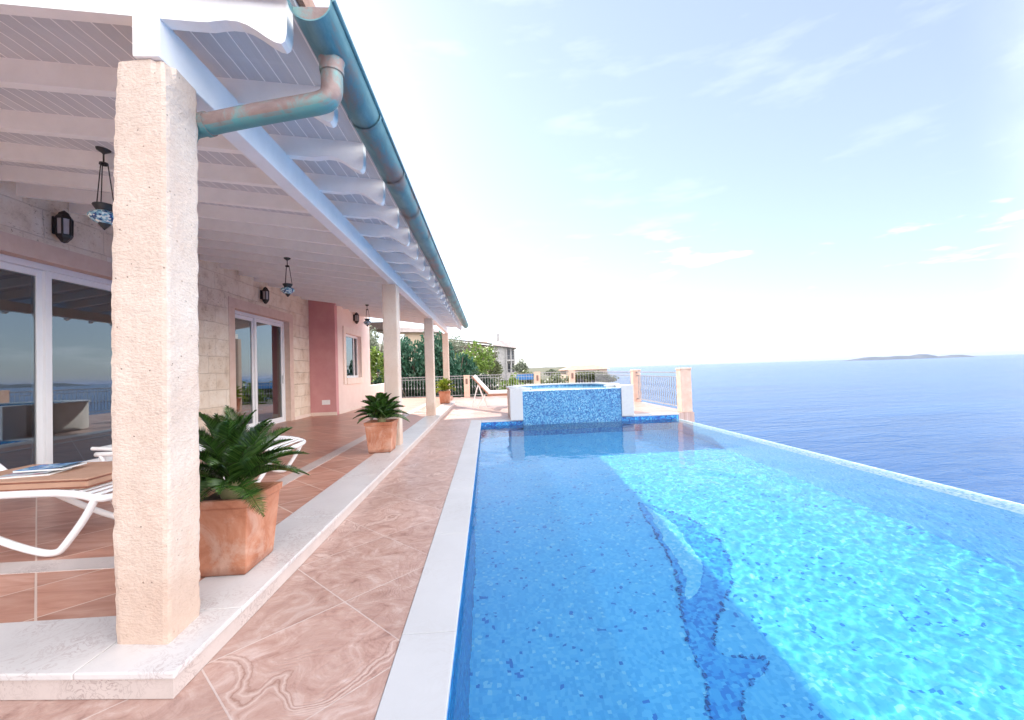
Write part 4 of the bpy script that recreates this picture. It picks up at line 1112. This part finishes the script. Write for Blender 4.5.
tree('shrub', 'dusky purple shrub at the right end of the far railing', 'shrub', X(589, 24), 24, Z(589, 371.5, 24), .75, M['leaf_purple'], 25, n=2200, leaf=.10, clumps=16, group=G1)
tree('tree', 'small grey-green tree on the skyline beside the stone house', 'tree', X(521, 66), 66, Z(521, 360, 66), 1.5, M['leaf_grey'], 26, n=1600, leaf=.18, group=G1)
tree('tree', 'low grey-green tree on the skyline above the middle railing post', 'tree', X(555, 72), 72, Z(555, 368, 72), 2.2, M['leaf_grey'], 27, n=1600, leaf=.2, group=G1)
tree('tree', 'pale green tree below the little skyline tree', 'tree', X(524, 45), 45, Z(524, 368, 45), 1.1, M['leaf_olive'], 28, n=1500, leaf=.14, group=G1)

# blue canvas screen behind the far railing
t = thing('blue_screen', 'small bright blue canvas screen behind the far railing', 'screen', (X(524, 24), 24, hill(X(524, 24), 24)))
hz = hill(X(524, 24), 24)
b = MB(); b.box(-.5, .5, -.012, .012, Z(524, 380, 24)-hz, Z(524, 374.5, 24)-hz); b.build('canvas', M['blue_cloth'], t)
b = MB(); b.bar((-.5, .03, 0), (-.5, .03, Z(524, 374, 24)-hz), .03, .03); b.bar((.5, .03, 0), (.5, .03, Z(524, 374, 24)-hz), .03, .03); b.build('pole', M['rail'], t)

# grey stone house with balconies
Y0 = 80; hx = X(506, Y0)
t = thing('stone_house', 'grey two-storey stone house with balconies on the slope', 'house', (hx, Y0, -3.5))
h0 = 3.5
b = MB(); b.box(-2.2, .2, .2, 5, 0, h0+6.0); b.box(.2, 1.7, 1.2, 5, 0, h0+5.8); b.box(.05, 1.75, -.1, 1.2, 0, h0+.5); b.box(.05, 1.75, -.1, 1.2, h0+2.9, h0+3.15)
b.build('wall', M['grey_stone'], t)
b = MB(); b.prism([(-2.5, -.5, h0+6.0), (2.1, -.5, h0+5.3), (2.1, 5.3, h0+5.3), (-2.5, 5.3, h0+6.0)], [(-1.2, 1.8, h0+7.0), (1.2, 1.8, h0+6.9), (1.2, 3.2, h0+6.9), (-1.2, 3.2, h0+7.0)])
b.build('roof', M['roof_grey'], t)
for x in (.1, 1.0, 1.65):
    b = MB(); b.box(x-.07, x+.07, -.1, .06, h0+3.15, h0+5.4); b.build('column', M['grey_stone'], t)
    b = MB(); b.box(x-.09, x+.09, -.1, .06, h0+.5, h0+2.9); b.build('column', M['grey_stone'], t)
for (x0, x1, z0, z1) in ((.35, .85, 3.3, 5.0), (1.1, 1.55, 3.3, 5.0), (.35, .85, .8, 2.5), (1.1, 1.55, .8, 2.5)):
    b = MB(); b.box(x0, x1, 1.17, 1.199, h0+z0, h0+z1); b.build('window', M['dark_glass'], t)
for z in (.5, 3.15):
    b = MB(); b.bar((.05, -.06, h0+z+.85), (1.72, -.06, h0+z+.85), .05, .05)
    for k in range(9): b.bar((.1+k*.2, -.06, h0+z), (.1+k*.2, -.06, h0+z+.85), .03, .03)
    b.build('balcony_rail', M['rail'], t)
b = MB(); b.box(-1.6, -1.0, 2.2, 2.8, h0+6.4, h0+8.4); b.build('chimney', M['grey_stone'], t)
# terrace house with dark timber eaves, behind the olive tree
Y0 = 44
t = thing('timber_house', 'house with dark timber eaves and white fascia on the hillside', 'house', (X(470, Y0), Y0, .5))
zr = Z(470, 340, Y0)-.5
b = MB(); b.box(-2.4, 1.9, 0.6, 6, -2, zr-.2); b.build('wall', M['peach_wall'], t)
b = MB(); b.prism([(-2.9, -.2, zr), (2.4, -.2, zr-.75), (2.4, 6.4, zr-.75), (-2.9, 6.4, zr)], [(-2.9, -.2, zr+.28), (2.4, -.2, zr-.47), (2.4, 6.4, zr-.47), (-2.9, 6.4, zr+.28)]); b.build('roof', M['dark_wood'], t)
b = MB(); b.prism([(-2.95, -.3, zr+.02), (2.45, -.3, zr-.73), (2.45, -.21, zr-.73), (-2.95, -.21, zr+.02)], [(-2.95, -.3, zr+.14), (2.45, -.3, zr-.61), (2.45, -.21, zr-.61), (-2.95, -.21, zr+.14)]); b.build('fascia', M['white_paint'], t)
b = MB(); b.prism([(-2.6, .1, zr-.9), (2.3, .1, zr-1.55), (2.3, .5, zr-1.55), (-2.6, .5, zr-.9)], [(-2.6, .1, zr-.45), (2.3, .1, zr-1.15), (2.3, .5, zr-1.15), (-2.6, .5, zr-.45)]); b.build('eaves', M['dark_wood'], t)
# peach neighbour seen between the columns
Y0 = 36
t = thing('peach_house', 'peach rendered house with pale roof seen between the columns', 'house', (X(412, Y0), Y0, 0))
zt_ = Z(412, 330, Y0)
b = MB(); b.box(-1.9, 2.2, 0, 5, -1, zt_-.2); b.build('wall', M['peach_wall'], t)
b = MB(); b.prism([(-2.6, -.6, zt_-.2), (2.7, -.6, zt_-.35), (2.7, 5.5, zt_-.35), (-2.6, 5.5, zt_-.2)], [(-2.6, -.3, zt_+.35), (2.3, -.3, zt_-.1), (2.3, 5.5, zt_-.1), (-2.6, 5.5, zt_+.35)]); b.build('roof', M['roof_grey'], t)
b = MB(); b.box(-3.8, -.9, -2, -.7, zt_-.15, zt_+.45); b.build('dark_eaves', M['dark_wood'], t)
b = MB(); b.box(-1.6, -.3, -.8, -.62, zt_-1.1, zt_-.45); b.build('lintel', M['white_paint'], t)
# low house with tiled roof by the water
Y0 = 62
t = thing('seaside_house', 'low house with pale terracotta roof just above the far railing', 'house', (X(588, Y0), Y0, -4))
zr = Z(588, 369.5, Y0)+4
b = MB(); b.box(-3.2, 3.0, 0, 5, 0, zr-.05); b.build('wall', M['peach_wall'], t)
b = MB(); b.prism([(-3.6, -.4, zr-.05), (3.4, -.4, zr-.05), (3.4, 5.4, zr-.05), (-3.6, 5.4, zr-.05)], [(-1.9, 2.2, zr+.65), (1.7, 2.2, zr+.65), (1.7, 2.8, zr+.65), (-1.9, 2.8, zr+.65)]); b.build('roof', M['roof_tile'], t)
for x in (-2.0, 0, 2.0):
    b = MB(); b.box(x-.4, x+.4, -.03, -.001, zr-1.5, zr-.5); b.build('window', M['dark_glass'], t)

# the island on the horizon
b = MB(); n = 60
Yd = 7000
def ih(f):
    a = max(0, min(1, f/.10))*max(0, min(1, (.66-f)/.06)); h = 62*a*(.85+.3*noise.noise(Vector((f*9, 0, 0)))) 
    h += 34*max(0, 1-abs((f-.93)/.05)) + 18*max(0, min(1, (f-.5)/.1))*max(0, min(1, (1-f)/.05))
    return max(h, 0.5) if 0 < f < 1 else 0
xa, xb_ = X(881, Yd), X(999, Yd)
prof2 = [(xa+(xb_-xa)*k/n, ih(k/n)) for k in range(n+1)]
rows = []
for j, (dy, s) in enumerate(((-260, 0), (-160, .55), (-40, .95), (120, 1), (350, .6), (600, 0))):
    rows.append([b.bm.verts.new((x, Yd+dy+60*noise.noise(Vector((x*.002, j, 0))), -31+1+h*s*(1+.15*noise.noise(Vector((x*.006, j*2, 3)))) if s else -31)) for x, h in prof2])
for A, B in zip(rows, rows[1:]):
    for k in range(n): b.bm.faces.new((A[k], A[k+1], B[k+1], B[k]))
struct(b.build('island', M['isle'], smooth=True))

# ================================================================== haze over the sea
b = MB(); b.box(-47000, 47000, -47000, 47000, -40, 140)
hz_o = b.build('haze', None); hz_o['kind'] = 'stuff'
hm = bpy.data.materials.new('sea_haze'); hm.use_nodes = True; ht = hm.node_tree; ht.nodes.clear()
ho = ht.nodes.new('ShaderNodeOutputMaterial'); hv = ht.nodes.new('ShaderNodeVolumePrincipled')
hv.inputs['Color'].default_value = (.48, .57, .84, 1); hv.inputs['Density'].default_value = 3e-5; hv.inputs['Anisotropy'].default_value = .2
ht.links.new(hv.outputs[0], ho.inputs['Volume'])
hz_o.data.materials.clear(); hz_o.data.materials.append(hm)
